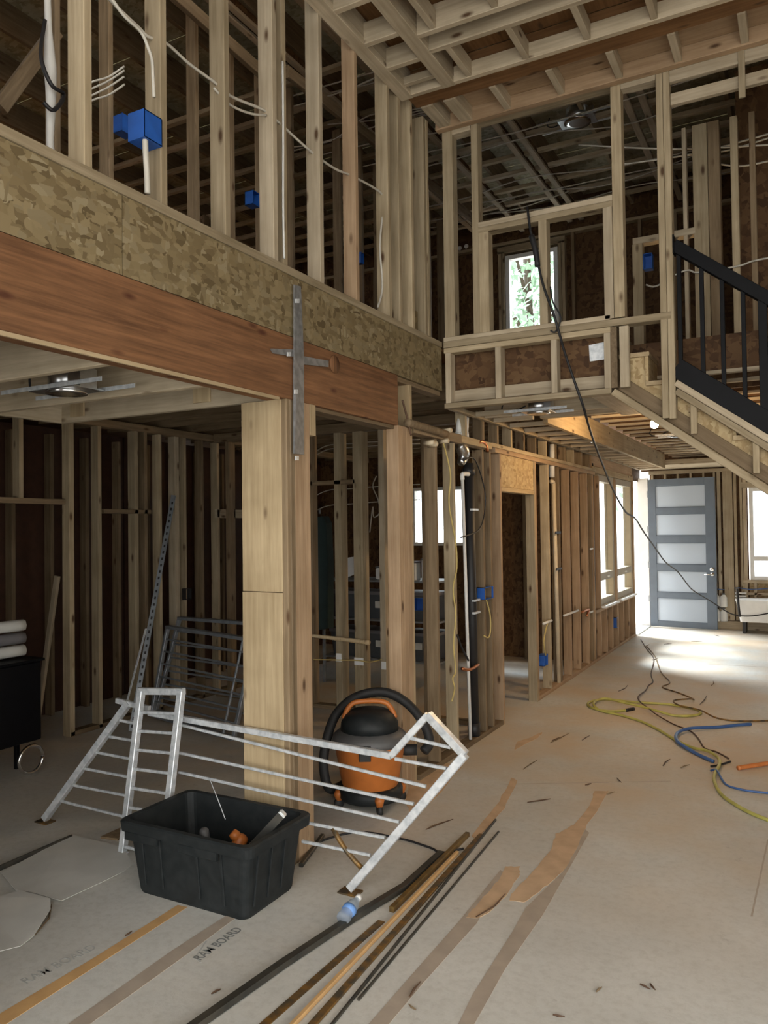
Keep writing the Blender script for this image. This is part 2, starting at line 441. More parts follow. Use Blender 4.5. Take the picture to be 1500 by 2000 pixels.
# low wall below the hall windows
for yf in (10.12, 10.45, 10.80, 11.12, 11.16, 11.52, 11.90, 12.36):
    studY(yf, .04, .60, 'fir', .14)
box('sill_plate', XW - .14, XW + .004, 9.82, 12.36, .60, .64, 'fir', wl)
studY(10.12, .64, 2.33, 'fir', .14); studY(11.14, .64, 2.33, 'fir', .14, .09); studY(12.38, 0, 2.45, 'fir', .14, .06)
box('header', XW - .14, XW - .002, 9.82, 12.38, 2.36, 2.44, 'pine', wl)
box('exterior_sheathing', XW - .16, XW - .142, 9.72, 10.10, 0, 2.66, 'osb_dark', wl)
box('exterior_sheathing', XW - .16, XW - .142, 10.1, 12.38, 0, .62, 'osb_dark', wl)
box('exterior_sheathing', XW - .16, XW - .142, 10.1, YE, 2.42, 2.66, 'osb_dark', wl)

# ---- beam and rim
beam = empty('beam', (XW, 3, 2.366), 'long reddish brown laminated beam carrying the upper floor', 'beam', kind='structure')
box('laminated_timber', XW - .13, XW, -1.5, 4.50, 2.366, 2.693, 'beam', beam)
box('nailing_strip', XW - .012, XW - .001, -1.5, 3.2, 2.350, 2.366, 'pine', beam, 0)
box('sole_strip', XW - .13, XW - .03, 3.53, 4.50, 2.345, 2.366, 'dark_lumber', beam, 0)

# ---- upper wall on the same line
wu = empty('wall_left_upper', (XW, 3, Z2), 'upper open stud wall above the strand board rim and beam', 'stud wall', kind='structure')
for a, b in ((-1.5, .02), (.024, Wp(240, 500).y), (Wp(240, 500).y + .004, 4.4), (4.404, YB)):
    box('rim_panel', XW - .03, XW - .004, a, b, 2.696, 3.01, 'osb', wu, 0)
box('bottom_plate', XW - .092, XW + .006, -1.5, YB - .01, 3.012, 3.052, 'lumber', wu)
box('rim_foot', XW - .10, XW - .02, 4.50, YB, 2.66, 2.694, 'dark_lumber', wu)
ups = [Wp(181, 320).y, Wp(328, 400).y, Wp(451, 465).y, Wp(544, 510).y, Wp(634, 553).y, Wp(703, 585).y, Wp(766, 615).y, Wp(788, 628).y, Wp(811, 640).y]
for k in range(7):
    studY(ups[0] - .40 * (k + 1), 3.052, 5.45, 'lumber', parent=wu)
for k, y in enumerate(ups):
    studY(y, 3.052, 5.45, {3: 'joist', 4: 'joist', 5: 'fir'}.get(k, 'lumber'), parent=wu, x=XW - (.0 if k != 7 else .004))
studY(ups[3] + .125, 3.052, 5.45, 'lumber', parent=wu, x=XW - .03)
for y in (4.98, 5.03):
    studY(y, 3.052, 4.60, 'lumber', parent=wu)
box('corner_panel', XW - .088, XW - .06, ups[8], 4.94, 3.052, 3.22, 'osb', wu, 0)
box('top_plate', XW - .09, XW, -1.5, 4.62, 5.45, 5.53, 'lumber', wu)

# ---- great room ceiling grid (bottom z = 4.55)
ce = empty('ceiling', (0, 3, 4.55), 'great room ceiling grid of joists, straps and short blocks', 'ceiling', kind='structure')
ZG = 4.55
box('ceiling_deck', XW, 2.6, -2.2, 4.62, 4.735, 4.755, 'ply', ce, 0)
box('edge_strap', XW - .005, XW + .085, -1, 4.62, ZG, ZG + .04, 'joist', ce)
box('edge_joist', XW + .045, XW + .085, -1, 4.58, ZG + .04, ZG + .16, 'joist', ce)
xs2 = Fp(736, 0, ZG).x
box('strap', xs2 - .035, xs2 + .055, -1, 4.62, ZG, ZG + .04, 'joist', ce)
box('strap_joist', xs2 + .01, xs2 + .05, -1, 4.58, ZG + .04, ZG + .16, 'joist', ce)
for k, yb in enumerate((4.62, 4.245, 4.08, 3.70, 3.53, 3.10, 2.70)):
    box('joist', xs2 + .055, 2.58, yb - .04, yb, ZG, ZG + .15 if k else ZG + .10, 'joist', ce)
for k, yb in enumerate((4.62, 4.52, 4.28, 4.00, 3.66, 3.3, 2.9)):
    box('block', XW + .085, xs2 - .035, yb - .04, yb, ZG + (0 if k != 1 else .02), ZG + .13 if k > 1 else ZG + .07, 'joist', ce)
for x in [xs2 + .14 + .375 * k for k in range(11)]:
    for a, b in ((4.245, 4.58), (3.70, 4.04), (3.10, 3.49)):
        box('block', x, x + .038, a, b, ZG + .005, ZG + .11, 'joist', ce)
# lower return between grid and balcony wall
box('return_panel', XW, 2.58, 4.85, YB + .1, 4.69, 4.705, 'fir', ce, 0)
box('return_beam', XW, 2.58, 4.623, 4.85, 4.61, 4.735, 'ply', ce)  # brown colour carries the shade of the underside
box('return_rim', XW, 2.58, YB - .06, YB - .004, 4.59, 4.69, 'fir', ce)
for k, x in enumerate([-2.28, -2.11, -1.78, -1.40, -1.02, -.66, -.28, .1, .5, .9]):
    box('return_block', x, x + (.045 if k > 1 else .09), 4.85, YB - .06, 4.60, 4.69, 'joist', ce)

# ---- balcony wall, plane y = YB
wb = empty('wall_balcony', (-1.5, YB, 2.565), 'balcony stud wall with framed floor edge and square opening', 'stud wall', kind='structure')
def studX(x0, x1, z0, z1, mat='lumber', y=YB, dep=.089, name='stud', parent=wb):
    return box(name, x0, x1, y, y + dep, z0, z1, mat, parent)
# floor edge frame
box('edge_plate', -2.295, -1.10, YB, YB + .089, 2.565, 2.603, 'lumber', wb)
box('edge_plate', -2.295, -1.10, YB, YB + .089, 2.967, 3.005, 'lumber', wb)
for px0, px1 in ((869.5, 883), (967, 980), (1076, 1091), (1180, 1193)):
    x0, x1 = Bp(px0, 720).x, Bp(px1, 720).x
    studX(x0, x0 + .042, 2.603, 2.967, 'joist', name='edge_stud')
box('edge_rim', -2.29, -1.12, YB + .12, YB + .14, 2.60, 3.0, 'osb_dark', wb, 0)
box('edge_ledger', -2.25, -1.14, YB + .08, YB + .118, 2.62, 2.705, 'joist', wb)
mp_ = [on(1150, 674, 1, YB + .115), on(1180, 668, 1, YB + .115), on(1180, 702, 1, YB + .115), on(1152, 706, 1, YB + .115)]
extrude_poly('nail_plate', mp_, (0, .004, 0), 'steel', wb)
# sill plates and studs above
box('sill_plate', -2.295, -.72, YB - .004, YB + .092, 3.007, 3.052, 'lumber', wb)
box('sill_plate', -2.295, -1.10, YB, YB + .089, 3.053, 3.085, 'joist', wb)
zt = 4.60
for a, b, z0, z1, mt in ((-2.285, -2.205, 3.085, zt, 'lumber'), (Bp(921, 400).x, Bp(934, 400).x, 3.085, zt, 'lumber'),
                     (Bp(936, 560).x, Bp(955, 560).x, 3.085, 3.80, 'lumber'), (Bp(1053, 560).x, Bp(1069, 560).x, 3.085, 3.80, 'lumber'),
                     (-1.135, -1.075, 3.06, 3.80, 'joist'), (-1.072, -1.005, 3.06, zt, 'lumber'),
                     (-.785, -.745, 2.375, zt, 'lumber'), (-.743, -.702, 2.37, zt + .04, 'lumber')):
    studX(a, b, z0, z1, mt)
box('header', Bp(934, 437).x, -1.072, YB - .002, YB + .09, 3.80, 3.838, 'lumber', wb)
box('header', Bp(934, 437).x, -1.072, YB, YB + .089, 3.84, 3.878, 'joist', wb)
box('top_plate', -2.30, -.78, YB - .003, YB + .09, 4.60, 4.638, 'lumber', wb)
box('top_plate', -2.204, Bp(921, 400).x - .002, YB, YB + .089, 4.56, 4.599, 'joist', wb)
box('top_plate', -1.004, -.787, YB + .001, YB + .088, 4.56, 4.598, 'joist', wb)
box('edge_side', -1.10, -1.06, YB, 6.2, 2.60, 3.0, 'dark_lumber', wb)
box('edge_side_stud', -1.045, -.985, YB + .005, YB + .05, 2.60, 3.0, 'joist', wb)
# ledgers right of the tall post
box('ledger', -.70, 1.6, YB, YB + .04, 4.52, 4.62, 'joist', wb)
box('ledger', -.70, 1.6, YB + .03, YB + .07, 4.385, 4.46, 'joist', wb)
studX(-.30, -.262, 4.30, 4.72, 'lumber', y=YB - .012, dep=.012)

# ---- wall behind the stair (plane y = YC), upper and lower
wc = empty('wall_stairwell', (-1, YC, 0), 'stud wall behind the stair and between ground floor rooms', 'stud wall', kind='structure')
def studC(px0, px1, py, z0, z1, mat='lumber', dep=.089):
    x0, x1 = on(px0, py, 1, YC).x, on(px1, py, 1, YC).x
    return box('stud', x0, x1, YC, YC + dep, z0, z1, mat, wc)
studC(1236, 1256, 560, 3.05, 3.88, 'lumber'); studC(1352, 1381, 300, 3.05, 4.70, 'lumber', .14); studC(1382, 1405, 300, 3.05, 4.70, 'dark_lumber', .14)
studC(1426, 1441, 300, 3.05, 4.70, 'lumber'); studC(1310, 1320, 600, 3.05, 3.9, 'dark_lumber'); studC(1338, 1346, 600, 3.05, 4.7, 'joist'); studC(1470, 1482, 600, 3.05, 4.70, 'dark_lumber')
box('door_header', on(1236, 480, 1, YC).x, on(1358, 480, 1, YC).x, YC - .003, YC + .09, 3.88, 3.93, 'joist', wc)
box('sole_plate', -1.1, 2, YC - .01, YC + .09, 3.012, 3.05, 'lumber', wc)
box('rim_panel', -1.1, 2.2, YC + .03, YC + .05, 2.70, 3.01, 'osb_dark', wc, 0)
box('back_panel', on(1440, 450, 1, YC + .6).x, 2.2, YC + .7, YC + .72, 3.05, 5.4, 'osb_dark', wc, 0)
for px0, px1, mt in ((655, 668, 'lumber'), (692, 710, 'lumber'), (742, 753, 'joist'), (826, 838, 'dark_lumber')):
    studC(px0, px1, 1200, 0.038, 2.6, mt, .12)
box('rail_block', on(606, 940, 1, YC).x, on(692, 940, 1, YC).x, YC, YC + .05, 2.115, 2.155, 'dark_lumber', wc)
box('bottom_plate', -5.35, XW - .1, YC, YC + .09, 0, .038, 'dark_lumber', wc)
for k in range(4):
    box('stud', -5.2 + k * .34, -5.16 + k * .34, YC, YC + .089, .038, 2.6, 'dark_lumber', wc)
box('top_plate', -5.35, XW - .1, YC, YC + .09, 2.6, 2.69, 'dark_lumber', wc)

# ---- left room: far stud wall (x = -5.4), ceiling joists
wf = empty('wall_left_room', (-5.4, 6, 0), 'dim stud wall at the back of the ground floor side room', 'stud wall', kind='structure')
for px, th, mt in ((146, .05, 'lumber'), (200, .04, 'lumber'), (272, .045, 'lumber'), (290, .038, 'dark_lumber'), (318, .038, 'lumber'), (352, .06, 'joist'), (366, .03, 'lumber'), (400, .038, 'dark_lumber'), (431, .038, 'lumber'), (462, .038, 'dark_lumber')):
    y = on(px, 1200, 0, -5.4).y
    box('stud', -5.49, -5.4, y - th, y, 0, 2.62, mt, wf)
box('opening_header', -5.49, -5.4, 2.5, 4.45, 1.93, 1.975, 'dark_lumber', wf)
box('cripple', -5.48, -5.4, 4.02, 4.06, 1.975, 2.62, 'lumber', wf)
box('cripple', -5.48, -5.4, 3.4, 3.44, 1.975, 2.62, 'dark_lumber', wf)
box('mid_block', -5.48, -5.4, 4.86, 5.42, 1.86, 1.90, 'dark_lumber', wf)
_a, _b = on(424, 1003, 0, -5.4), on(482, 1003, 0, -5.4)
box('mid_block', -5.43, -5.4, _a.y, _b.y, _a.z - .045, _a.z + .045, 'joist', wf)
for k in range(12):
    box('back_stud', -6.27, -6.18, 2.9 + k * .406, 2.94 + k * .406, 0, 2.62, 'dark_lumber', wf)
box('top_plate', -5.5, -5.4, 1, 9.6, 2.62, 2.69, 'dark_lumber', wf)
box('bottom_plate', -5.49, -5.4, 4.5, 9.6, 0, .038, 'dark_lumber', wf)
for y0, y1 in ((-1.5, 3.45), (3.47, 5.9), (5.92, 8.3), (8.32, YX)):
    box('sheathing', -6.3, -6.28, y0, y1, 0, 2.69, 'shade_ply', wf, 0)
cl = empty('ceiling_left_room', (-4, 3, 2.37), 'pale floor joists and dropped frame over the side room', 'ceiling', kind='structure')
box('subfloor', -9, XW - .01, -1.5, YX, 2.992, 3.011, 'ply', cl, 0)
for y in (2.22, 2.79, 3.29):
    box('joist', -4.02, XW - .13, y, y + .04, 2.372, 2.56, 'joist', cl)
box('frame_joist', -4.06, -4.02, -1.4, 3.33, 2.372, 2.56, 'joist', cl)
for y in (.2, .7, 1.2, 1.70):
    box('joist', -4.02, XW - .13, y, y + .04, 2.372, 2.56, 'joist', cl)
for x in (-3.93, -2.95):
    box('block', x, x + .12, 3.275, 3.289, 2.40, 2.555, 'pine', cl)
for k in range(17):
    y = 3.6 + k * .406
    box('joist', -6.2, XW - .1, y, y + .04, 2.70, 2.99, 'dark_lumber', cl)

# ---- exterior walls of the side wing
we = empty('wall_back', (-4, YX, 0), 'exterior back wall of the side wing with studs and sheathing', 'stud wall', kind='structure')
zw0, zw1 = 1.45, 2.25
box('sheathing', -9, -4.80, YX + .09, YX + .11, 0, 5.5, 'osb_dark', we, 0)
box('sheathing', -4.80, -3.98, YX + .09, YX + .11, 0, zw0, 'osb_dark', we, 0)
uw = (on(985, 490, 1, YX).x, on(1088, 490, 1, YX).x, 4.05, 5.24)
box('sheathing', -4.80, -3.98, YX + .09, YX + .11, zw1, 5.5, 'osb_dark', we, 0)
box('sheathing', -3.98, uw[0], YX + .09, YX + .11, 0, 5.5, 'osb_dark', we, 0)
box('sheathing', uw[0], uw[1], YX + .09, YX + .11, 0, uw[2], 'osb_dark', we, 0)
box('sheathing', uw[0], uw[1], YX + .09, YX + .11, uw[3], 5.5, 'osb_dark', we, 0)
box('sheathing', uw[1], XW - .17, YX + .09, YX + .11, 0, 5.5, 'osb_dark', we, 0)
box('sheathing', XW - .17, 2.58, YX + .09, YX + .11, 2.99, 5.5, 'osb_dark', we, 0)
for x in (-5.3, -4.85, -3.95, -3.6, -3.2, -2.8):
    box('stud', x, x + .04, YX, YX + .089, 0, 2.69, 'dark_lumber', we)
for x in [-8.6 + .406 * k for k in range(30)]:
    if uw[0] - .06 < x < uw[1] + .06: continue
    box('upper_stud', x, x + .04, YX, YX + .089, 3.05, 5.38, 'dark_lumber' if int(x * 10) % 3 else 'lumber', we)
for x in (uw[0] - .09, uw[0] - .045, uw[1] + .01, uw[1] + .055):
    box('upper_stud', x, x + .04, YX, YX + .089, 3.05, 5.30, 'lumber', we)
box('upper_header', uw[0] - .1, uw[1] + .1, YX, YX + .089, 5.27, 5.36, 'lumber', we)
box('upper_plate', -9, 2.58, YX - .002, YX + .09, 5.38, 5.42, 'lumber', we)
wx = empty('wall_outer', (-9, 3, 0), 'outer side wall of the house', 'wall', kind='structure')
box('sheathing', -9.02, -9, -1.5, YX, 0, 5.5, 'osb_dark', wx, 0)
box('sheathing', -9, XW - .15, -1.52, -1.5, 2.3, 5.5, 'osb_dark', wx, 0)
box('sheathing', -3.9, -3.5, -1.52, -1.5, 0, 2.3, 'osb_dark', wx, 0)  # fills part of the unseen back opening to dim the side room
box('sheathing', -9, -3.9, -1.52, -1.5, 0, 2.3, 'osb_dark', wx, 0)

# ---- upper storey roof
ro = empty('roof', (-3, 5, 5.5), 'dark upper roof with sheathing, joists and straps', 'roof', kind='structure')
for k in range(5):
    box('roof_sheathing', -9, 2.58, YB - .6 + k * 1.22 - .9, YB - .6 + k * 1.22 + .315, 5.86, 5.88, 'sheath', ro, 0)
box('roof_sheathing', -9, XW + .1, -1.5, 3.7, 5.86, 5.88, 'osb_dark', ro, 0)  # dark board colour stands in for shade over the side room
for k in range(22):
    x = -8.5 + k * .61
    box('roof_joist', x, x + .038, YB + .09 if x > XW - .1 else -1.4, YX + .4, 5.62, 5.86, 'dark_lumber' if x < XW else 'lumber', ro)  # light put into the timber tone: paler on the lit side, darker beyond
for k in range(11):
    y = 5.55 + k * .38
    box('ceiling_strap', -8.8, 2.55, y, y + .06, 5.58, 5.62, 'joist' if k % 2 else 'lumber', ro)
for px, py, w in ((958, 235, .06), (990, 232, .06), (885, 312, .06), (640, 205, .05), (1222, 200, .06), (1262, 215, .06), (700, 240, .05)):
    p = Fp(px, py, 5.50)
    box('rafter_flange', p.x - w / 2, p.x + w / 2, YB + .12 if p.x > XW - .1 else 3.6, YX - .02, 5.50, 5.53, 'joist', ro)
    box('rafter_web', p.x - .008, p.x + .008, YB + .12 if p.x > XW - .1 else 3.6, YX - .02, 5.53, 5.60, 'osb_dark', ro, 0)
box('eave_board', -9, 2.58, YX + .10, YX + .13, 5.5, 5.86, 'osb_dark', ro, 0)
# sloping attic braces seen through the upper studs
for p, q in (((330, -20, -3.4), (520, 150, -3.4)), ((0, 210, -4.2), (110, 60, -4.2)), ((560, 140, -3.3), (940, 440, -3.3))):
    a, b = on(p[0], p[1], 0, p[2]), on(q[0], q[1], 0, q[2])
    bar('attic_brace', a, b, .09, .04, 'dark_lumber', ro, (0, 0, 1))
# inner upper wall standing left of the open studs
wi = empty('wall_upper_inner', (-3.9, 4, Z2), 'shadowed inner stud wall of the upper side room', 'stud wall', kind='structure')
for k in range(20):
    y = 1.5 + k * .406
    box('stud', -3.95, -3.86, y, y + .04, 3.05, 5.55, 'dark_lumber', wi)
box('bottom_plate', -3.95, -3.86, 1.3, YX, 3.012, 3.05, 'dark_lumber', wi)
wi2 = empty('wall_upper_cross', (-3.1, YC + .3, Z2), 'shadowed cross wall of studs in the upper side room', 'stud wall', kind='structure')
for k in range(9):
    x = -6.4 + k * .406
    box('stud', x, x + .04, 7.3, 7.39, 3.05, 5.55, 'dark_lumber', wi2)
box('bottom_plate', -6.6, -2.5, 7.3, 7.39, 3.012, 3.05, 'dark_lumber', wi2)
uf = box('floor_upper', -9, -1.11, YB + .142, YX, 2.993, 3.011, 'ply', None, 0)
tag(uf, 'plywood subfloor of the upper storey', 'floor', kind='structure')

# ---- hall ceiling
ch_ = empty('ceiling_hall', (-1.5, 9, 2.565), 'hall ceiling of open joists with dropped soffit frame and drop beam', 'ceiling', kind='structure')
box('soffit_strip', XW + .005, XW + .045, YB + .09, 12.7, 2.565, 2.60, 'lumber', ch_)
for k in range(18):
    y = 5.75 + k * .406
    box('soffit_rung', XW + .045, -1.93, y, y + .038, 2.568, 2.606, 'joist', ch_)
box('drop_beam', -1.93, -1.885, 6.43, 12.72, 2.565, 2.785, 'pine', ch_)
box('cross_header', -1.93, -.9, 6.36, 6.43, 2.60, 2.70, 'joist', ch_)
box('cross_header', XW + .045, -1.1, 5.95, 5.99, 2.58, 2.68, 'joist', ch_)
pa = Fp(1225, 812, 2.60); 
box('short_joist', -1.255, -1.105, YB + .092, 6.32, 2.566, 2.604, 'joist', ch_)
for k in range(21):
    y = 5.62 + k * .39
    box('joist', XW + .02 if y < 6.4 else -1.885, 2.55, y, y + .05, 2.70 if y < 6.4 else 2.785, (2.70 if y < 6.4 else 2.785) + .025, 'joist', ch_)
    box('joist_web', XW + .02 if y < 6.4 else -1.885, 2.55, y + .018, y + .032, 2.72 if y < 6.4 else 2.81, 2.96, 'osb_dark', ch_, 0)
box('hall_subfloor', XW - .16, 2.58, YC + .9, YE + .1, 2.975, 2.992, 'ply', ch_, 0)
box('hall_subfloor', XW, -1.11, YB + .142, YC + .9, 2.975, 2.992, 'ply', ch_, 0)
box('end_cap', XW - .14, 2.58, YE + .092, YE + .11, 2.6, 2.995, 'osb_dark', ch_, 0)
box('wall_cap', XW - .15, 2.58, 12.72, YE, 2.62, 2.70, 'joist', ch_)

# ---- end wall of the hall
wz = empty('wall_end', (-1, YE, 0), 'end wall of the hall with studs and a tall window', 'stud wall', kind='structure')
def studE(px0, px1, z0, z1, mat='joist', dep=.09, y=YE):
    x0, x1 = on(px0, 1100, 1, y).x, on(px1, 1100, 1, y).x
    return box('stud', x0, x1, y, y + dep, z0, z1, mat, wz)
for a, b, mt in ((1396, 1400, 'joist'), (1403, 1410, 'joist'), (1414, 1433, 'joist'), (1435, 1441, 'joist'), (1447, 1452, 'joist'), (1453, 1460, 'joist')):
    studE(a, b, .14, 2.55, mt, y=YE - (.04 if a == 1414 else 0))
for px in (1275, 1300, 1325, 1350, 1375):
    studE(px, px + 4, .1, 2.55, 'joist')
box('base_plate', XW, 2.58, YE - .05, YE + .09, 0, .13, 'joist', wz)
box('top_plate', XW, 2.58, YE - .02, YE + .09, 2.54, 2.60, 'joist', wz)
ez0 = on(1480, 1133, 1, YE).z; ez1 = on(1480, 952, 1, YE).z
ex0 = on(1464, 1050, 1, YE).x
box('sill', ex0 - .1, .9, YE - .02, YE + .09, ez0 - .05, ez0, 'joist', wz)
box('window_header', ex0 - .1, .9, YE - .01, YE + .09, ez1, ez1 + .09, 'joist', wz)
box('crossbar', ex0 - .05, .9, YE, YE + .06, ez0 - .24, ez0 - .20, 'joist', wz)
for k in range(7):
    x = ex0 + .05 + k * .2
    box('cripple', x, x + .04, YE, YE + .08, ez0 - .55, ez0 - .05, 'joist', wz)
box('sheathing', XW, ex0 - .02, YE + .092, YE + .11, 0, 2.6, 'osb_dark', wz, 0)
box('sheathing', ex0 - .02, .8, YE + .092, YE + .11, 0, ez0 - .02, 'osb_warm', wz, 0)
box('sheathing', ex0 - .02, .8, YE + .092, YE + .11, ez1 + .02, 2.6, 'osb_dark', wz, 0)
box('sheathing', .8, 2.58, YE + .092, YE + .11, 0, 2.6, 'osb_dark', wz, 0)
wr = empty('wall_right', (3.6, 4, 0), 'outer wall of the great room and hall with wide glass openings', 'wall', kind='structure')
box('sheathing', 2.6, 2.62, 2.6, YE, 0, 2.99, 'osb_warm', wr, 0)
box('sheathing', 2.6, 2.62, -2.2, YX, 2.99, 5.9, 'osb_warm', wr, 0)
box('sheathing', 2.6, 2.62, -2.2, 2.6, 2.4, 2.99, 'osb_warm', wr, 0)
box('sheathing', XW, 2.6, 4.60, 4.62, 4.76, 5.86, 'ply', wr, 0)

# ================================================================== WINDOWS AND DOOR
def window_y(name, x0, x1, z0, z1, y, label, fw=.05, mat='white_paint', split=None, dep=.09):
    e = empty(name, ((x0 + x1) / 2, y, z0), label, 'window', kind='structure')
    box('frame_jamb', x0, x0 + fw, y, y + dep, z0, z1, mat, e); box('frame_jamb', x1 - fw, x1, y, y + dep, z0, z1, mat, e)
    box('frame_head', x0 + fw, x1 - fw, y, y + dep, z1 - fw, z1, mat, e); box('frame_sill', x0 + fw, x1 - fw, y - .01, y + dep, z0, z0 + fw, mat, e)
    zs = [z0 + fw] + ([split] if split else []) + [z1 - fw]
    if split: box('frame_rail', x0 + fw, x1 - fw, y, y + dep, split - fw * .6, split + fw * .6, mat, e)
    for a, b in zip(zs[:-1], zs[1:]): box('pane', x0 + fw, x1 - fw, y + dep * .6, y + dep * .6 + .006, a, b, 'glass', e, 0)
    return e
window_y('window_1', uw[0], uw[1], uw[2], uw[3], YX + .02, 'upper storey window looking out on a leafy tree', .055, 'white_paint')
window_y('window_2', -4.80, -3.98, zw0, zw1, YX + .03, 'small window of the side wing seen between the studs', .045)
window_y('window_5', ex0, .8, ez0, ez1, YE + .01, 'tall pane window in the end wall beside the front door', .06, 'white_paint', on(1480, 1091, 1, YE).z)
def window_x(name, y0, y1, z0, z1, split, label):
    e = empty(name, (XW, (y0 + y1) / 2, z0), label, 'window', kind='structure')
    a, b, fw = XW - .13, XW - .02, .085
    box('frame_jamb', a, b, y0, y0 + fw, z0, z1, 'tan_vinyl', e); box('frame_jamb', a, b, y1 - fw, y1, z0, z1, 'tan_vinyl', e)
    box('frame_head', a, b, y0 + fw, y1 - fw, z1 - fw, z1, 'tan_vinyl', e); box('frame_sill', a, b, y0 + fw, y1 - fw, z0, z0 + fw, 'tan_vinyl', e)
    box('frame_rail', a, b, y0 + fw, y1 - fw, split - .05, split + .05, 'tan_vinyl', e)
    for p, q in ((z0 + fw, split - .05), (split + .05, z1 - fw)):
        box('pane', a + .03, a + .036, y0 + fw, y1 - fw, p, q, 'glass', e, 0)
    box('stool', XW - .02, XW + .05, y0 + .03, y1 - .03, z0 - .03, z0 - .002, 'white_paint', e)
    box('latch', XW - .02, XW, (y0 + y1) / 2, (y0 + y1) / 2 + .06, split - .02, split, 'white_plastic', e)
window_x('window_3', 10.13, 11.045, .665, 2.355, 1.03, 'tall tan framed window in the hall next to the pipes')
window_x('window_4', 11.15, 12.31, .665, 2.355, 1.03, 'tall tan framed window in the hall next to the doorway')

HZ = Vector((-2.285, 13.56, .02)); HT = Vector((-1.25, 13.44, .02))
dz1 = on(1266, 937, 1, 13.55).z
door = empty('door_1', HZ, 'open blue grey front door with five frosted glass panes', 'door', kind='structure')
du = (HT - HZ); dL = du.length; du.normalize(); dn = Vector((-du.y, du.x, 0))
def dbar(name, u0, u1, z0, z1, th, mat, parent=door, off=0.0):
    c0 = HZ + du * ((u0 + u1) / 2) + dn * off
    if (u1 - u0) > (z1 - z0):
        p0 = HZ + du * u0 + dn * off; p1 = HZ + du * u1 + dn * off
        p0.z = p1.z = (z0 + z1) / 2
        return bar(name, p0, p1, z1 - z0, th, mat, parent, (0, 0, 1), .002)
    p0, p1 = c0.copy(), c0.copy(); p0.z, p1.z = z0, z1
    return bar(name, p0, p1, u1 - u0, th, mat, parent, du, .002)
dH = dz1 - .02
def dzp(py): return .02 + dH * (1226 - py) / (1226 - 936)
dbar('stile', 0, .118, .02, dz1, .045, 'door'); dbar('stile', dL - .15, dL, .02, dz1, .045, 'door')
rows = [(949, 993), (1005, 1048), (1061, 1104), (1116, 1159), (1169, 1216)]
ed = [dz1] + [v for r in rows for v in (dzp(r[0]), dzp(r[1]))] + [.02]
for k in range(0, 12, 2):
    dbar('rail', .118, dL - .15, ed[k + 1], ed[k], .045, 'door')
for r in rows:
    dbar('pane', .118, dL - .15, dzp(r[1]), dzp(r[0]), .012, 'frost')
    for z in (dzp(r[1]) + .006, dzp(r[0]) - .006): dbar('glazing_bead', .118, dL - .15, z - .008, z + .008, .03, 'door')
for py in (965, 1035, 1105, 1172):
    z = dzp(py); dbar('hinge', -.03, .0, z - .05, z + .05, .012, 'steel_dark')
hp = HZ + du * (dL - .06); hp.z = dzp(1118)
lathe('lock_rose', [(.001, -.01), (.034, -.01), (.034, .0), (.03, .008), (.001, .008)], hp - dn * .03 + Vector((0, 0, .05)), 'chrome', door, 14, -dn)
lathe('lock_rose', [(.001, -.01), (.03, -.01), (.03, .0), (.001, .004)], hp - dn * .03 - Vector((0, 0, .03)), 'chrome', door, 14, -dn)
tube('lever', [hp - dn * .03 - Vector((0, 0, .03)), hp - dn * .08 - Vector((0, 0, .03)), hp - dn * .085 - du * .11 - Vector((0, 0, .03))], .01, 'chrome', door, 8, 1)
box('jamb', XW - .16, XW + .01, 13.575, 13.62, 0, dz1 + .03, 'white_paint', door); box('jamb', XW - .16, XW - .02, 12.385, 12.42, 0, dz1 + .03, 'white_paint', door)
box('threshold', XW - .2, XW + .02, 12.42, 13.575, .0, .018, 'steel', door)

# ================================================================== STAIR
SX0, RUN, RISE, SL = -1.15, .257, .194, .755
st = empty('staircase', (-.9, 5.75, 1.2), 'rough timber staircase climbing to the balcony behind the tall post', 'staircase')
NS = 12
saw = []
x, z = SX0 - .02, Z2 - .02
for i in range(NS):
    zt_ = Z2 - RISE * (i + 1)
    saw += [(SX0 + RUN * i, zt_ + (RISE if i == 0 else RISE) - .02 if False else zt_ + RISE - (.02)), (SX0 + RUN * i, zt_ - .02)]
saw.append((SX0 + RUN * NS, Z2 - RISE * NS - .02))
low = [(SX0 + RUN * NS, Z2 - RISE * NS - .30), (SX0, Z2 - .02 - .40)]
for y in (5.30, 6.16):
    extrude_poly('stringer', [(a, y, b) for a, b in saw + low], (0, .04, 0), 'osb_warm', st)
for i in range(NS):
    zt_ = Z2 - RISE * (i + 1)
    box('tread', SX0 + RUN * i - .0, SX0 + RUN * (i + 1) + .025, 5.275, 6.2, zt_ - .02, zt_ + .008, 'pine', st)
    box('riser', SX0 + RUN * i - .001, SX0 + RUN * i + .018, 5.28, 6.2, zt_ + .009, zt_ + RISE - .021, 'osb_warm', st, 0)
def zline(x, z0, x0): return z0 - SL * (x - x0)
def sloped(name, x0, x1, ztop, xref, t, y0, y1, mat, parent):
    pts = [(x0, y0, zline(x0, ztop, xref)), (x1, y0, zline(x1, ztop, xref)), (x1, y0, zline(x1, ztop, xref) - t), (x0, y0, zline(x0, ztop, xref) - t)]
    a = (Vector(pts[0]) + Vector(pts[3])) / 2; b = (Vector(pts[1]) + Vector(pts[2])) / 2
    a.y = b.y = (y0 + y1) / 2
    w = t * math.cos(math.atan(SL))
    return bar(name, a, b, w, y1 - y0, mat, parent, (0, 0, 1))
sloped('skirt_plate', -1.09, 1.6, 2.615, -1.103, .058, YB - .002, YB + .088, 'lumber', st)
sloped('skirt_board', -1.06, 1.6, 2.70, -1.06, .11, YB + .06, YB + .088, 'dark_lumber', st)
sloped('knee_plate', -.70, 1.6, 2.625, -.705, .05, YB - .004, YB + .09, 'white_paint' if False else 'joist', st)
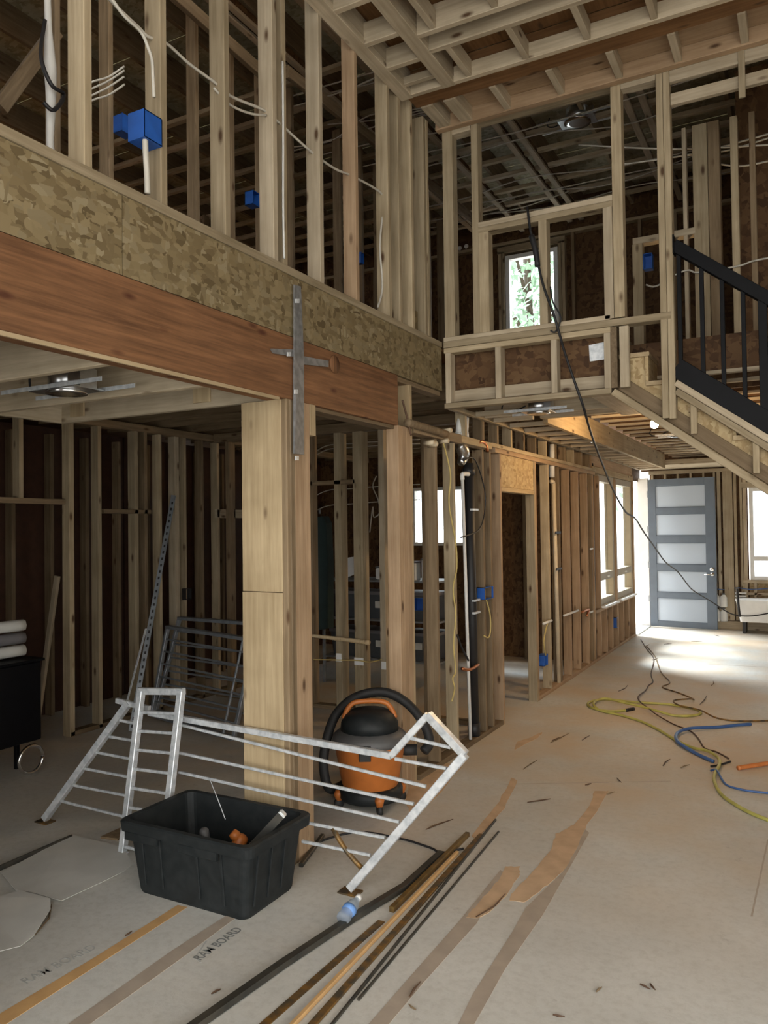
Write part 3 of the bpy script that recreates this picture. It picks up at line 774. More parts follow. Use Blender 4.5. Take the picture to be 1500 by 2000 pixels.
sloped('knee_plate', -.70, 1.6, 2.572, -.705, .05, YB, YB + .085, 'lumber', st)
for x in (-.62, -.27, .1, .5):
    box('knee_stud', x, x + .038, YB + .02, YB + .06, zline(x, 2.60, -1.06), zline(x, 2.52, -.705), 'lumber', st)
for i in range(5):
    xx = -.70 + i * .257
    extrude_poly('soffit_panel', [(xx, YB + .095, zline(xx, 2.55, -1.06)), (xx + .24, YB + .095, zline(xx + .24, 2.55, -1.06)), (xx + .24, YB + .095, zline(xx, 2.55, -1.06) + .02), (xx, YB + .095, zline(xx, 2.55, -1.06) + .02)], (0, .015, 0), 'osb_warm', st)

rl = empty('stair_railing', (-.5, YB + .02, 2.6), 'black metal stair railing with slim upright balusters', 'railing')
def rbar(name, x0, x1, z0, z1, w, d, y):
    return bar(name, (x0, y, z0), (x1, y, z1), w, d, 'black_metal', rl, (0, 0, 1), .003)
ry = YB + .04
xa, xb = -.70, 1.2
za = Bp(1315, 476).z
sr = (Bp(1315, 476).z - Bp(1500, 580).z) / (Bp(1500, 580).x - Bp(1315, 476).x)
rbar('top_rail', xa, xb, za, za - sr * (xb - xa), .075, .056, ry)
zb_ = Bp(1320, 716).z
rbar('bottom_rail', xa, xb, zb_, zb_ - SL * (xb - xa), .12, .054, ry)
box('wall_flange', xa - .004, xa + .006, ry - .04, ry + .04, za - .06, za + .06, 'black_metal', rl)
for k, px in enumerate((1327, 1371, 1411, 1452, 1490, 1527, 1562, 1596)):
    xx = Bp(px, 650).x
    z0 = zb_ - SL * (xx - xa); z1 = za - sr * (xx - xa)
    o = bar('baluster', (xx, ry, z0), (xx, ry, z1), .026 if k != 4 else .05, .026 if k != 4 else .05, 'black_metal', rl, (1, 0, 0), .002)

# ================================================================== LAMPS
def lamp_obj(name, loc, power, color, size=.05):
    l = D.lights.new(name, 'POINT'); l.energy = power; l.color = color; l.shadow_soft_size = size
    o = D.objects.new(name, l); COL.objects.link(o); o.location = loc
    return o
bp_ = on(1278, 826, 1, 7.15)
bl = empty('ceiling_bulb', bp_, 'glowing bare bulb fixed to the hall joists by the stair', 'light bulb')
lathe('bulb', [(.004, -.05), (.025, -.042), (.036, -.02), (.034, .0), (.02, .03), (.014, .045), (.004, .046)], bp_, 'bulb', bl, 14)
lathe('socket', [(.018, .045), (.03, .05), (.03, .09), (.05, .092), (.05, .11), (.001, .11)], bp_, 'white_plastic', bl, 14)
tube('feed_cable', [bp_ + Vector((0, 0, .1)), bp_ + Vector((.02, .05, 2.72 - bp_.z)), bp_ + Vector((.3, .4, 2.72 - bp_.z))], .006, 'cable_white', bl)
lo = lamp_obj('bulb_light', bp_ - Vector((0, 0, .075)), 62, (1, .66, .34)); lo.parent = bl; lo.matrix_local = Matrix.Translation(Vector((0, 0, -.075)))

def can_light(name, c, label, r=.08, h=.10, mat='silver', plate=.26):
    e = empty(name, c, label, 'recessed light')
    c = Vector(c)
    lathe('can', [(r, 0), (r, h), (r * .9, h + .005), (.001, h + .005)], c, mat, e, 16)
    lathe('trim_ring', [(r * .7, -.012), (r * 1.15, -.012), (r * 1.15, 0), (r * .7, 0)], c, 'chrome', e, 16)
    box('mounting_plate', c.x - plate / 2, c.x + plate / 2, c.y - .09, c.y + .09, c.z, c.z + .006, mat, e)
    box('junction_box', c.x + plate * .12, c.x + plate * .48, c.y - .05, c.y + .05, c.z + .006, c.z + .10, mat, e)
    for s in (-1, 1):
        bar('hanger_bar', c + Vector((-plate * 1.1, s * .1, .012)), c + Vector((plate * 1.1, s * .1, .012)), .02, .004, 'steel', e, (0, 0, 1), 0)
    tube('whip_cable', [c + Vector((-.1, 0, .06)), c + Vector((-.22, .02, .02)), c + Vector((-.30, .03, .05)), c + Vector((-.27, .0, .11))], .006, 'cord_black', e)
    return e
can_light('recessed_light', on(130, 765, 1, 2.6), 'galvanised recessed light housing hung between joists over the side room', .085, .10, plate=.32)
can_light('recessed_light', on(1052, 806, 1, 5.75), 'silver recessed light housing in the frame under the balcony', .075, .09, plate=.22)
can_light('recessed_light', on(1128, 238, 2, 5.56), 'silver recessed light housing under the upper roof straps', .11, .12, plate=.34)
can_light('recessed_light', on(1322, 852, 2, 2.70), 'small white recessed light housing among the hall joists', .06, .08, 'white_paint', .2)

# ================================================================== TOTE BIN AND CONTENTS
bx0, bx1, by0, by1, bh = -2.88, -2.10, 2.655, 3.15, .345
tb = empty('tote_bin', ((bx0 + bx1) / 2, (by0 + by1) / 2, 0), 'black plastic storage tote without lid, filled with power tools', 'storage bin')
def ringpts(x0, x1, y0, y1, z, r=.04, n=4):
    out = []
    for cx, cy, a0 in ((x1 - r, y1 - r, 0), (x0 + r, y1 - r, 90), (x0 + r, y0 + r, 180), (x1 - r, y0 + r, 270)):
        for k in range(n + 1):
            th = math.radians(a0 + 90 * k / n); out.append(Vector((cx + r * math.cos(th), cy + r * math.sin(th), z)))
    return out
def loft(name, rings, mat, parent, cap0=True, cap1=True, smooth=False):
    n = len(rings[0]); vs = [v for r in rings for v in r]; fs = []
    for i in range(len(rings) - 1):
        for k in range(n): fs.append((i * n + k, i * n + (k + 1) % n, (i + 1) * n + (k + 1) % n, (i + 1) * n + k))
    if cap0: fs.append(tuple(range(n - 1, -1, -1)))
    if cap1: fs.append(tuple(range((len(rings) - 1) * n, len(rings) * n)))
    return mesh_obj(name, vs, fs, mat, parent, smooth, sum(rings[0], Vector()) / n)
i0 = .055
loft('body', [ringpts(bx0 + i0 + .02, bx1 - i0 - .02, by0 + i0 + .01, by1 - i0 - .01, .0), ringpts(bx0 + i0 + .012, bx1 - i0 - .012, by0 + i0 + .005, by1 - i0 - .005, .015),
              ringpts(bx0 + .03, bx1 - .03, by0 + .028, by1 - .028, bh - .005), ringpts(bx0 + .036, bx1 - .036, by0 + .034, by1 - .034, bh - .005),
              ringpts(bx0 + i0 + .03, bx1 - i0 - .03, by0 + i0 + .02, by1 - i0 - .02, .012)], 'black_plastic', tb)
loft('rim', [ringpts(bx0 + .03, bx1 - .03, by0 + .028, by1 - .028, bh - .055), ringpts(bx0 + .004, bx1 - .004, by0 + .004, by1 - .004, bh - .05), ringpts(bx0, bx1, by0, by1, bh - .008),
             ringpts(bx0 + .006, bx1 - .006, by0 + .006, by1 - .006, bh), ringpts(bx0 + .033, bx1 - .033, by0 + .031, by1 - .031, bh), ringpts(bx0 + .036, bx1 - .036, by0 + .034, by1 - .034, bh - .02)], 'black_plastic', tb, False, False)
for x in (bx0 + .13, bx0 + .24, bx0 + .46, bx0 + .60):
    t = .02
    bar('rib', (x, by0 + .058, .05), (x, by0 + .034, bh - .06), .012, .018, 'black_plastic', tb, (1, 0, 0), .002)
for y in (by0 + .11, by0 + .21, by0 + .31):
    bar('rib', (bx1 - .066, y, .05), (bx1 - .035, y, bh - .06), .018, .012, 'black_plastic', tb, (1, 0, 0), .002)
for a, b in ((bx0 + .05, bx0 + .25), (bx0 + .38, bx0 + .60)):
    box('rim_skirt', a, b, by0 + .001, by0 + .016, bh - .085, bh - .045, 'black_plastic', tb)
# contents
dr = empty('cordless_drill', (-2.52, 2.88, .05), 'black and orange drill standing chuck up in the black tote', 'power tool')
dv = Vector((-.10, -.05, .99)).normalized(); dc = Vector((-2.51, 2.86, .17))
lathe('motor_housing', [(.001, -.10), (.03, -.10), (.034, -.06), (.034, .03), (.026, .06), (.001, .062)], dc, 'dark_rubber', dr, 14, dv)
lathe('chuck', [(.022, .06), (.024, .075), (.022, .12), (.012, .13), (.001, .131)], dc, 'grey_plastic', dr, 12, dv)
bar('grip', dc + Vector((-.02, 0, -.06)), dc + Vector((-.14, .02, -.09)), .045, .034, 'orange_plastic', dr, (0, 0, 1), .008)
box('battery', dc.x - .20, dc.x - .13, dc.y - .04, dc.y + .055, dc.z - .15, dc.z - .06, 'dark_rubber', dr, .006)
gr = empty('angle_grinder', (-2.40, 2.93, .05), 'orange headed grinder with wire rod beside the drill in the black tote', 'power tool')
gv = Vector((.25, .15, .5)).normalized(); gc = Vector((-2.41, 2.93, .17))
lathe('motor_body', [(.001, -.16), (.028, -.16), (.03, -.02), (.034, .03), (.001, .035)], gc, 'dark_rubber', gr, 12, gv)
lathe('gear_head', [(.034, .03), (.036, .05), (.03, .09), (.014, .10), (.001, .10)], gc, 'orange_plastic', gr, 12, gv)
lathe('collar', [(.001, -.03), (.022, -.03), (.026, .0), (.02, .02), (.001, .02)], gc + gv * .09 + Vector((-.03, -.02, .01)), 'orange_plastic', gr, 12, (-.5, -.3, .6))
tube('wire_rod', [on(440, 1600, 1, 2.95), on(425, 1560, 1, 2.97), on(410, 1523, 1, 3.0)], .0022, 'steel', gr, 5)
sq = empty('square_tube', (-2.25, 2.95, .2), 'hollow square steel offcut sticking out of the black tote', 'steel tube')
def hollow(name, p0, p1, w, t, mat, parent):
    p0, p1 = Vector(p0), Vector(p1); z = (p1 - p0).normalized(); x = z.cross(Vector((0, 0, 1))).normalized(); y = z.cross(x)
    def rg(c, h): return [c + x * a * h + y * b * h for a, b in ((-1, -1), (1, -1), (1, 1), (-1, 1))]
    h, g = w / 2, w / 2 - t
    return loft(name, [rg(p0, g), rg(p0, h), rg(p1, h), rg(p1, g), rg(p0 + z * .01, g)], mat, parent, True, True)
hollow('tube_wall', (-2.42, 2.83, .07), on(551, 1590, 1, 2.93), .036, .004, 'gunmetal', sq)
hollow('cut_end', on(551, 1590, 1, 2.93), on(551, 1590, 1, 2.93) + (on(551, 1590, 1, 2.93) - Vector((-2.42, 2.83, .07))).normalized() * .004, .036, .004, 'steel', sq)
cb = tube('power_cord', [(-2.62, 2.80, .20), (-2.50, 2.76, .245), (-2.36, 2.75, .265), (-2.24, 2.80, .25), (-2.26, 2.86, .18), (-2.40, 2.80, .10)], .006, 'cord_black')
tag(cb, 'black power cord looped inside the tote', 'cord')
x, y = -2.70, 2.86
e = empty('tool_case', (x, y, .012), 'black tool case lying at one end of the tote', 'tool case')
box('case_body', x - .07, x + .07, y - .08, y + .08, .014, .12, 'dark_rubber', e, .01)
box('case_handle', x - .03, x + .03, y - .095, y - .08, .06, .09, 'dark_rubber', e, .004)

# ================================================================== STEEL RAILING FRAMES
def on_line(p, q):          # pixel -> plane through floor points p, q that leans back a little
    n = (q - p).cross(Vector((0, .12, 1))).normalized()
    def f(px, py):
        d = ray(px, py); return EYE + d * ((p - EYE).dot(n) / d.dot(n))
    return f
fa, fr_ = Vector((-3.95, 3.115, 0)), Vector((-1.885, 3.155, 0))
PR = on_line(fa, fr_)
gs = empty('stair_guard_frame', fa, 'long galvanised steel guard frame with slanted ends and level bars', 'railing frame')
def gb(name, a, b, w=.038, d=.038, mat='steel', parent=gs):
    return bar(name, a, b, w, d, mat, parent, (0, 1, 0), .003)
def clampz(v, z=.02): 
    v = v.copy(); v.z = max(v.z, z); return v
A0, A1 = clampz(PR(88, 1606)), PR(252, 1372)
R0, R1, R2, R3 = clampz(PR(684, 1735)), PR(908, 1474), PR(836, 1396), PR(764, 1476)
gb('end_post', A0, A1); gb('end_post', R0, R1); gb('cap_rail', R1, R2); gb('cap_post', R2, R3, .03, .03)
gb('top_rail', PR(228, 1368), PR(292, 1384), .022, .03)
gb('top_rail', PR(292, 1392), R3, .03, .03)
lbars = [(705, 772, 780, 788), (640, 866, 775, 890), (565, 958, 770, 1000), (490, 1052, 755, 1105), (415, 1148, 745, 1215), (345, 1240, 735, 1340)]
for x0, y0, x1, y1 in lbars:
    gb('bar', PR(x0 / 3, 1150 + y0 / 3), PR(x1 / 3 + 6, 1150 + y1 / 3), .015, .015)
rb_ = [((345, 1430), (870, 1538)), ((345, 1470), (838, 1572)), ((345, 1508), (808, 1572 + 32)), ((345, 1546), (782, 1605 + 30)), ((560, 1592), (752, 1638)), ((580, 1630), (722, 1672))]
rb_ = [((350, 1415), (832, 1536)), ((350, 1470), (808, 1570)), ((350, 1508), (780, 1605)), ((590, 1605), (752, 1636)), ((590, 1643), (724, 1670))]
for a, b in rb_:
    gb('bar', PR(*a), PR(*b), .015, .015)
gb('bar', PR(800, 1441), PR(880, 1460), .015, .015); gb('bar', PR(772, 1482), PR(872, 1501), .015, .015)
for p in (A0, R0):
    box('foot_plate', p.x - .05, p.x + .05, p.y - .035, p.y + .035, 0, .008, 'rust', gs)
tube('brace', [PR(650, 1618), PR(675, 1660), clampz(PR(706, 1695))], .012, 'rust', gs, 6, 2)
ld = empty('ladder_frame', (-3.22, 3.0, 0), 'narrow upright galvanised frame with short rungs leaning on the long guard', 'railing frame')
LT, RT = on(276, 1350, 1, 3.165), on(354, 1350, 1, 3.165)
LB, RB = Vector((-3.217, 3.005, .0)), Vector((-2.935, 3.005, .0))
gb('upright', LB, LT, .036, .036, 'steel', ld); gb('upright', RB, RT, .036, .036, 'steel', ld)
gb('head', LT + Vector((-.018, 0, 0)), RT + Vector((.018, 0, 0)), .03, .036, 'steel', ld)
for k in range(8):
    t = 1 - (.135 + k * .118)
    gb('rung', LB.lerp(LT, t), RB.lerp(RT, t), .016, .016, 'steel', ld)
gb('foot', LB + Vector((-.03, 0, .004)), LB + Vector((.03, 0, .004)), .03, .008, 'steel', ld)
# two grey frames leaning on the far studs
def rear_frame(P0, P1, top_l, top_r, label, n, mat):
    e = empty('railing_panel', P0, label, 'railing frame', 'grey railing panels leaning in the side room')
    P0, P1, T0, T1 = Vector(P0), Vector(P1), Vector(top_l), Vector(top_r)
    gb('bottom_rail', P0, P1, .06, .03, mat, e); gb('top_rail', T0, T1, .06, .03, mat, e)
    gb('end_post', P0, T0, .04, .03, mat, e); gb('end_post', P1, T1, .04, .03, mat, e)
    a, b = P1.lerp(P0, .12), T1.lerp(T0, .12)
    gb('inner_post', a, b, .018, .018, mat, e)
    for k in range(1, n):
        t = k / n; gb('bar', P0.lerp(T0, t), P1.lerp(T1, t), .016, .016, mat, e)
rear_frame((-5.25, 5.26, .04), (-4.04, 4.93, .04), (-5.28, 5.50, .80), (-4.06, 5.24, .78), 'grey steel railing panel leaning in front of its twin in the side room', 7, 'steel_dark')
rear_frame((-5.3, 5.36, .04), (-3.98, 5.16, .04), (-5.3, 5.68, .86), (-4.02, 5.46, .88), 'grey steel railing panel leaning behind its twin against the studs', 7, 'steel_dark')
# perforated strut
ps = empty('perforated_strut', (-5.1, 4.75, 0), 'tall perforated steel strut channel leaning on the far studs', 'steel strut')
s0 = Fp(256, 1428); s1 = on(339, 968, 0, -5.37)
bar('channel', s0, s1, .045, .022, 'steel_dark', ps, (1, 1, 0), .002)
dvv = (s1 - s0); nrm = -ray(300, 1200).normalized()
for k in range(34):
    c = s0 + dvv * ((k + .7) / 35) + nrm * .022
    bar('slot', c - dvv.normalized() * .012, c + dvv.normalized() * .012, .015, .004, 'cord_black', ps, (1, 1, 0), 0)
e = tag(bar('batten', Fp(72, 1418) + Vector((0, 0, .01)), on(112, 1125, 0, -5.75), .05, .03, 'joist', None), 'pale batten leaning in the dark corner of the side room', 'batten')
e = tag(bar('flat_bar', on(247, 1375, 1, 4.6), on(285, 1228, 1, 4.9), .02, .006, 'steel', None), 'thin steel flat bar leaning beside the perforated strut', 'steel bar')

# ================================================================== SHOP VACUUM
vx, vy = -2.39, 4.215
V0 = Vector((vx, vy, 0))
vc = empty('shop_vacuum', V0, 'orange and black drum vacuum with coiled hose behind the steel guard', 'vacuum')
lathe('base', [(.001, .05), (.185, .05), (.20, .07), (.20, .11), (.17, .13), (.001, .13)], V0, 'black_plastic', vc, 24)
lathe('drum', [(.165, .12), (.175, .14), (.215, .36), (.222, .37), (.222, .40), (.001, .40)], V0, 'orange_plastic', vc, 28)
lathe('lid', [(.226, .385), (.232, .40), (.228, .43), (.20, .455), (.175, .465), (.001, .465)], V0, 'grey_plastic', vc, 28)
lathe('motor_head', [(.18, .46), (.175, .51), (.15, .555), (.11, .58), (.001, .59)], V0, 'black_plastic', vc, 24)
to = (Vector((0, 0, 0)) - V0); to.z = 0; to.normalize(); sd = Vector((-to.y, to.x, 0))
tube('carry_handle', [V0 + sd * .16 + Vector((0, 0, .53)), V0 + sd * .125 + Vector((0, 0, .60)), V0 + sd * .07 + Vector((0, 0, .63)), V0 - sd * .07 + Vector((0, 0, .63)), V0 - sd * .125 + Vector((0, 0, .60)), V0 - sd * .16 + Vector((0, 0, .53))], .016, 'orange_plastic', vc, 8)
for s in (.06,):
    c = V0 + to * .222 + sd * -.03
    bar('latch', c + Vector((0, 0, .33)), c + Vector((0, 0, .42)), .07, .03, 'dark_rubber', vc, sd, .005)
for k in range(4):
    a = math.radians(45 + 90 * k); w = V0 + Vector((math.cos(a), math.sin(a), 0)) * .20
    lathe('caster', [(.001, -.014), (.028, -.014), (.032, 0), (.028, .014), (.001, .014)], w + Vector((0, 0, .032)), 'dark_rubber', vc, 12, (math.sin(a), -math.cos(a), 0))
    lathe('caster_stem', [(.02, .05), (.03, .09), (.02, .11), (.001, .11)], w, 'orange_plastic', vc, 10)
hz = [(.10, -.22, .10), (.24, -.02, .09), (.285, .0, .22), (.27, -.02, .38), (.21, -.10, .53), (.09, -.17, .62), (-.08, -.18, .65), (-.22, -.14, .60), (-.33, -.06, .49), (-.37, 0, .38), (-.33, .04, .33)]
tube('hose', [V0 - sd * a + to * b * -1 * -1 + Vector((0, 0, c)) for a, b, c in hz], .03, 'dark_rubber', vc, 10)
lathe('inlet', [(.03, 0), (.034, .02), (.034, .09), (.001, .09)], V0 + sd * .20 + Vector((0, 0, .33)), 'dark_rubber', vc, 12, sd)

# ================================================================== LONG STEEL ON THE FLOOR
def floor_bar(name, a, b, w, h, mat, label, z=.0, group='long steel bars on the floor'):
    p, q = Fp(*a), Fp(*b)
    if a[1] > 2000: p = p + (p - q).normalized() * .45      # runs on past the picture edge
    p.z = q.z = z + h / 2
    o = bar(name, p, q, w, h, mat, None, (q - p).cross(Vector((0, 0, 1))), .002)
    return tag(o, label, 'steel bar', group)
def along(a, b, n=1): return b
floor_bar('square_tube', (765, 1782), (913, 1634), .024, .026, 'brass', 'brass coloured square tube end with a bright upper edge beside the guard frame')
floor_bar('flat_bar', (566, 2012), (893, 1668), .017, .017, 'tape_orange', 'long ochre painted bar in the middle of the steel bundle')
floor_bar('flat_bar', (505, 2012), (745, 1800), .034, .004, 'rust', 'brown flat bar lying between the bent strip and the ochre bar')
floor_bar('flat_bar', (603, 2012), (940, 1632), .030, .010, 'rust', 'rust speckled flat bar on the outer side of the ochre bar')
floor_bar('round_rod', (642, 2012), (968, 1603), .011, .011, 'gunmetal', 'long thin dark rod on the outer side of the steel bundle')
floor_bar('round_rod', (700, 1955), (974, 1626), .010, .010, 'gunmetal', 'thin dark rod lying loose outside the steel bundle')
fs_pts = [Fp(*p) for p in ((250, 2105), (550, 1892), (690, 1799), (790, 1738), (862, 1672))]
o = None
vs, fs = [], []
for i, p in enumerate(fs_pts):
    t = (fs_pts[min(4, i + 1)] - fs_pts[max(0, i - 1)]).normalized(); sdv = t.cross(Vector((0, 0, 1)))
    for a, z in ((-.016, .004), (.016, .004), (.016, .028), (-.016, .028)): vs.append(p + sdv * a + Vector((0, 0, z)))
for i in range(4):
    for k in range(4): fs.append((i * 4 + k, i * 4 + (k + 1) % 4, i * 4 + 4 + (k + 1) % 4, i * 4 + 4 + k))
fs += [(3, 2, 1, 0), (16, 17, 18, 19)]
o = mesh_obj('bent_strip', vs, fs, 'gunmetal', None, False, fs_pts[2]); tag(o, 'dark bent steel strip splaying away from the bundle on the floor', 'steel bar', 'long steel bars on the floor')
tag(bar('pipe_offcut', Fp(588, 1690, .012), Fp(630, 1632, .03), .022, .022, 'gunmetal', None), 'dark pipe offcut on the floor between tote and guard frame', 'pipe')
# bottle
bt = empty('water_bottle', Fp(682, 1796), 'small crumpled clear water bottle with blue label beside the steel', 'bottle')
b0, b1 = Fp(668, 1812) + Vector((0, 0, .034)), Fp(694, 1789) + Vector((0, 0, .06))
bv = (b1 - b0); bl_ = .15
lathe('bottle_body', [(.001, 0), (.028, .003), (.031, .02), (.027, .045), (.031, .07), (.026, .10), (.012, .13), (.012, .14), (.001, .14)], b0, 'frost_clear', bt, 14, bv)
lathe('paper_label', [(.0300, .046), (.0318, .06), (.0325, .072)], b0, 'hose_pale', bt, 14, bv)
lathe('bottle_cap', [(.014, .135), (.0145, .155), (.001, .156)], b0, 'white_plastic', bt, 12, bv)

# ================================================================== FLOOR SHEETS, TAPE, STAINS, PRINT
def wob(pix, amp=3, n=4):
    out = []
    for i, (x, y) in enumerate(pix):
        x2, y2 = pix[(i + 1) % len(pix)]
        for k in range(n):
            t = k / n; out.append((x + (x2 - x) * t + random.uniform(-amp, amp), y + (y2 - y) * t + random.uniform(-amp, amp) * .7))
    return out
floor_patch('seam_tape', [(-260, 2135), (187, 1869), (347, 1768), (366, 1772), (200, 1879), (-250, 2170)], 'tape_orange', floor)
floor_patch('seam_tape', [(-80, 2152), (333, 1859), (443, 1788), (463, 1791), (353, 1873), (-60, 2170)], 'tape_brown', floor)
def C3(l): return [(800 + x / 2.143, 1550 + y / 2.143) for x, y in l]
floor_patch('seam_tape', C3([(-430, 1262), (0, 770), (220, 520), (380, 320), (402, 338), (280, 545), (60, 790), (-335, 1262)]), 'tape_brown', floor)
floor_patch('seam_tape', C3([(60, 1262), (265, 840), (430, 580), (485, 480), (640, 330), (735, 150), (752, 165), (650, 345), (560, 505), (400, 735), (105, 1262)]), 'tape_brown', floor)
floor_patch('chalk_stain', wob(C3([(775, -10), (835, -10), (745, 130), (700, 230), (640, 330), (560, 395), (485, 455), (418, 450), (430, 415), (520, 325), (590, 240), (612, 170), (690, 130), (750, 60)]), 1.5, 5), 'dust_orange', floor, .0021)
floor_patch('chalk_stain', wob(C3([(400, 308), (462, 305), (462, 340), (400, 430), (330, 500), (285, 522), (235, 520), (270, 480), (340, 400), (385, 345)]), 1.5, 5), 'dust_orange', floor, .0022)
floor_patch('chalk_stain', wob([(975, 1565), (1000, 1520), (1010, 1525), (985, 1580), (930, 1640), (920, 1632)], 1.5, 5), 'dust_orange', floor, .0021)
floor_patch('chalk_stain', wob([(790, 1560), (812, 1500), (870, 1490), (900, 1500), (850, 1560), (800, 1590)], 2, 5), 'dust_orange', floor, .0019)
floor_patch('chalk_stain', wob([(1010, 1450), (1060, 1430), (1050, 1442), (1005, 1465)], 1.5, 4), 'dust_orange', floor, .0019)
# seams of the protection sheets
def seam(a, b, w=1.0, mat='tape_brown'):
    (x0, y0), (x1, y1) = a, b; p, q = Fp(x0, y0), Fp(x1, y1); s = (q - p).cross(Vector((0, 0, 1))).normalized() * .004 * w
    extrude_poly('sheet_seam', [p - s, q - s, q + s, p + s], (0, 0, .001), mat, floor)
seam((1300, 1293), (1495, 1303)); seam((985, 1532), (1310, 1526)); seam((1468, 1790), (1500, 1640))
# sheets lying loose
def sheet(name, pix, lift, label, th=.0025):
    n = len(pix); bot = [Fp(x, y) + Vector((0, 0, .003 + l)) for (x, y), l in zip(pix, lift)]
    c = sum(bot, Vector()) / n
    o = extrude_poly(name, bot, (0, 0, th), 'board_grey', None, c); tag(o, label, 'board sheet', 'loose grey floor sheets'); return o
sheet('fibre_sheet', [(2, 1706), (140, 1636), (238, 1657), (262, 1688), (243, 1703), (205, 1722), (120, 1764), (62, 1748), (30, 1742)], [.0, .012, .004, 0, 0, 0, .006, .008, .004], 'larger loose grey fibre sheet with a cut edge next to the tote')
sheet('fibre_sheet', [(-40, 1770), (-5, 1756), (40, 1746), (98, 1766), (99, 1785), (80, 1812), (66, 1832), (40, 1850), (-40, 1870)], [0, .006, .012, .022, .018, .01, .004, 0, 0], 'torn loose grey fibre sheet with a lifted corner')
tag(bar('edge_shadow_strip', Fp(-30, 1710, .008), Fp(140, 1636, .008), .035, .012, 'gunmetal', None), 'dark strip standing for the shadow along the cut edge of the larger fibre sheet', 'strip')  # dark bar put in as the shadow of the sheet edge
tag(floor_patch('scrap_panel', [(196, 1638), (236, 1620), (262, 1622), (230, 1642)], 'dark_lumber', None, .012), 'small brown scrap of board by the ladder frame foot', 'scrap')
# printed words on the protection board
def ftext(txt, a, b, mat, hgt=None, flip=False):
    p, q = Fp(*a), Fp(*b); d = (q - p); L = d.length; d.normalize()
    cu = D.curves.new('print', 'FONT'); cu.body = txt; cu.extrude = .0003; cu.offset = .008
    t = D.objects.new('tmp_print', cu); COL.objects.link(t)
    bpy.context.view_layer.update()
    me = D.meshes.new_from_object(t.evaluated_get(bpy.context.evaluated_depsgraph_get()))
    D.objects.remove(t); D.curves.remove(cu)
    xs = [v.co.x for v in me.vertices]; ys = [v.co.y for v in me.vertices]
    sx = L / (max(xs) - min(xs)); sy = (hgt or L / 7) / (max(ys) - min(ys))
    up = Vector((-d.y, d.x, 0))
    mw = Matrix.Identity(4)
    for i in range(3): mw[i][0], mw[i][1], mw[i][2], mw[i][3] = d[i] * sx, up[i] * sy, (0, 0, 1)[i], p[i] - d[i] * min(xs) * sx
    mw[2][3] = .0012
    me.transform(mw)
    return link('printed_words', me, mat, floor)
ftext('RAM BOARD', (392, 1876), (474, 1816), 'ink', .045)
ftext('RAM BOARD', (52, 1922), (190, 1852), 'ink_pale', .05)
seam((383, 1868), (403, 1838), .8, 'ink_pale'); seam((380, 1868), (392, 1880), .8, 'ink_pale')
# wood splinters and scraps
spl = [((1075, 1452), (1112, 1433)), ((1078, 1448), (1098, 1440)), ((1137, 1447), (1152, 1438)), ((1022, 1504), (1049, 1486)), ((1030, 1569), (1075, 1562)), ((1295, 1497), (1309, 1484)), ((1330, 1501), (1347, 1495)),
       ((1143, 1535), (1155, 1532)), ((1205, 1521), (1214, 1530)), ((1185, 1553), (1200, 1548)), ((1208, 1351), (1226, 1339)), ((1367, 1377), (1380, 1360)), ((1389, 1340), (1393, 1331)), ((1297, 1259), (1312, 1258)), ((1350, 1253), (1372, 1253)),
       ((1257, 1264), (1268, 1259)), ((1273, 1290), (1285, 1286)), ((832, 1622), (885, 1602)), ((840, 1617), (862, 1610)), ((930, 1793), (987, 1748)), ((800, 1950), (822, 1920)), ((68, 1829), (101, 1768)), ((245, 1830), (255, 1823)), ((413, 1944), (425, 1938)), ((1165, 1940), (1172, 1934)), ((1270, 1924), (1278, 1934)), ((1250, 1925), (1258, 1929)), ((812, 1975), (803, 1968)), ((1080, 1985), (1098, 1988)), ((1395, 1241), (1405, 1243))]
SPL = ['longer prong of a forked splinter out from the hall doorway',
       'shorter prong of a forked splinter out from the hall doorway',
       'small splinter between the forked splinter and the yellow hose',
       'slanted splinter on the small chalk stain near the guard frame',
       'long thin splinter lying crosswise by the cross seam',
       'short dark splinter below the cut end of the blue tube',
       'flat scrap beside the splinter below the blue tube',
       'tiny scrap lying on the cross seam',
       'angular scrap touching the cross seam',
       'scrap at the top tip of the big orange stain',
       'slanted splinter beside the brown cord past the yellow loop',
       'slim splinter lying beyond the rusty red cord',
       'stubby dark scrap on the bare floor of the hall',
       'short splinter lying in front of the open door',
       'flat splinter by the foot of the open door',
       'splinter touching the brown cord at the doorway',
       'short splinter on the brown cord bend',
       'long splinter behind the long guard frame brace',
       'short splinter crossing a longer one behind the guard frame',
       'curved dark sliver across the end of the smaller orange stain',
       'sliver along the wide tan tape by the rods', "curled dark sliver at the torn sheet's lifted corner", 'scrap on the orange seam tape',
       'small chip beside the printed words and bent strip',
       'pale chip alone on the open floor',
       'small dark chip among three on the open floor',
       'thin crumb among three on the open floor',
       'chip lying beside the tan tape near the rods',
       'flat crumb between the two tan tapes',
       'tiny chip by the end wall base plate']
for k, (a, b) in enumerate(spl):
    p, q = Fp(*a), Fp(*b); p.z = q.z = .006
    if (q - p).length < .04: q = p + (q - p).normalized() * .04
    mid = (p + q) / 2 + (q - p).cross(Vector((0, 0, 1))) * random.uniform(-.08, .08)
    vs, fs = tube_geo([p, mid, q], [.003, .005, .002], 4)
    o = mesh_obj('wood_splinter', vs, fs, 'cord_brown' if k % 3 else 'dark_lumber', None, False, mid)
    tag(o, SPL[k], 'splinter', 'splinters scattered on the floor')

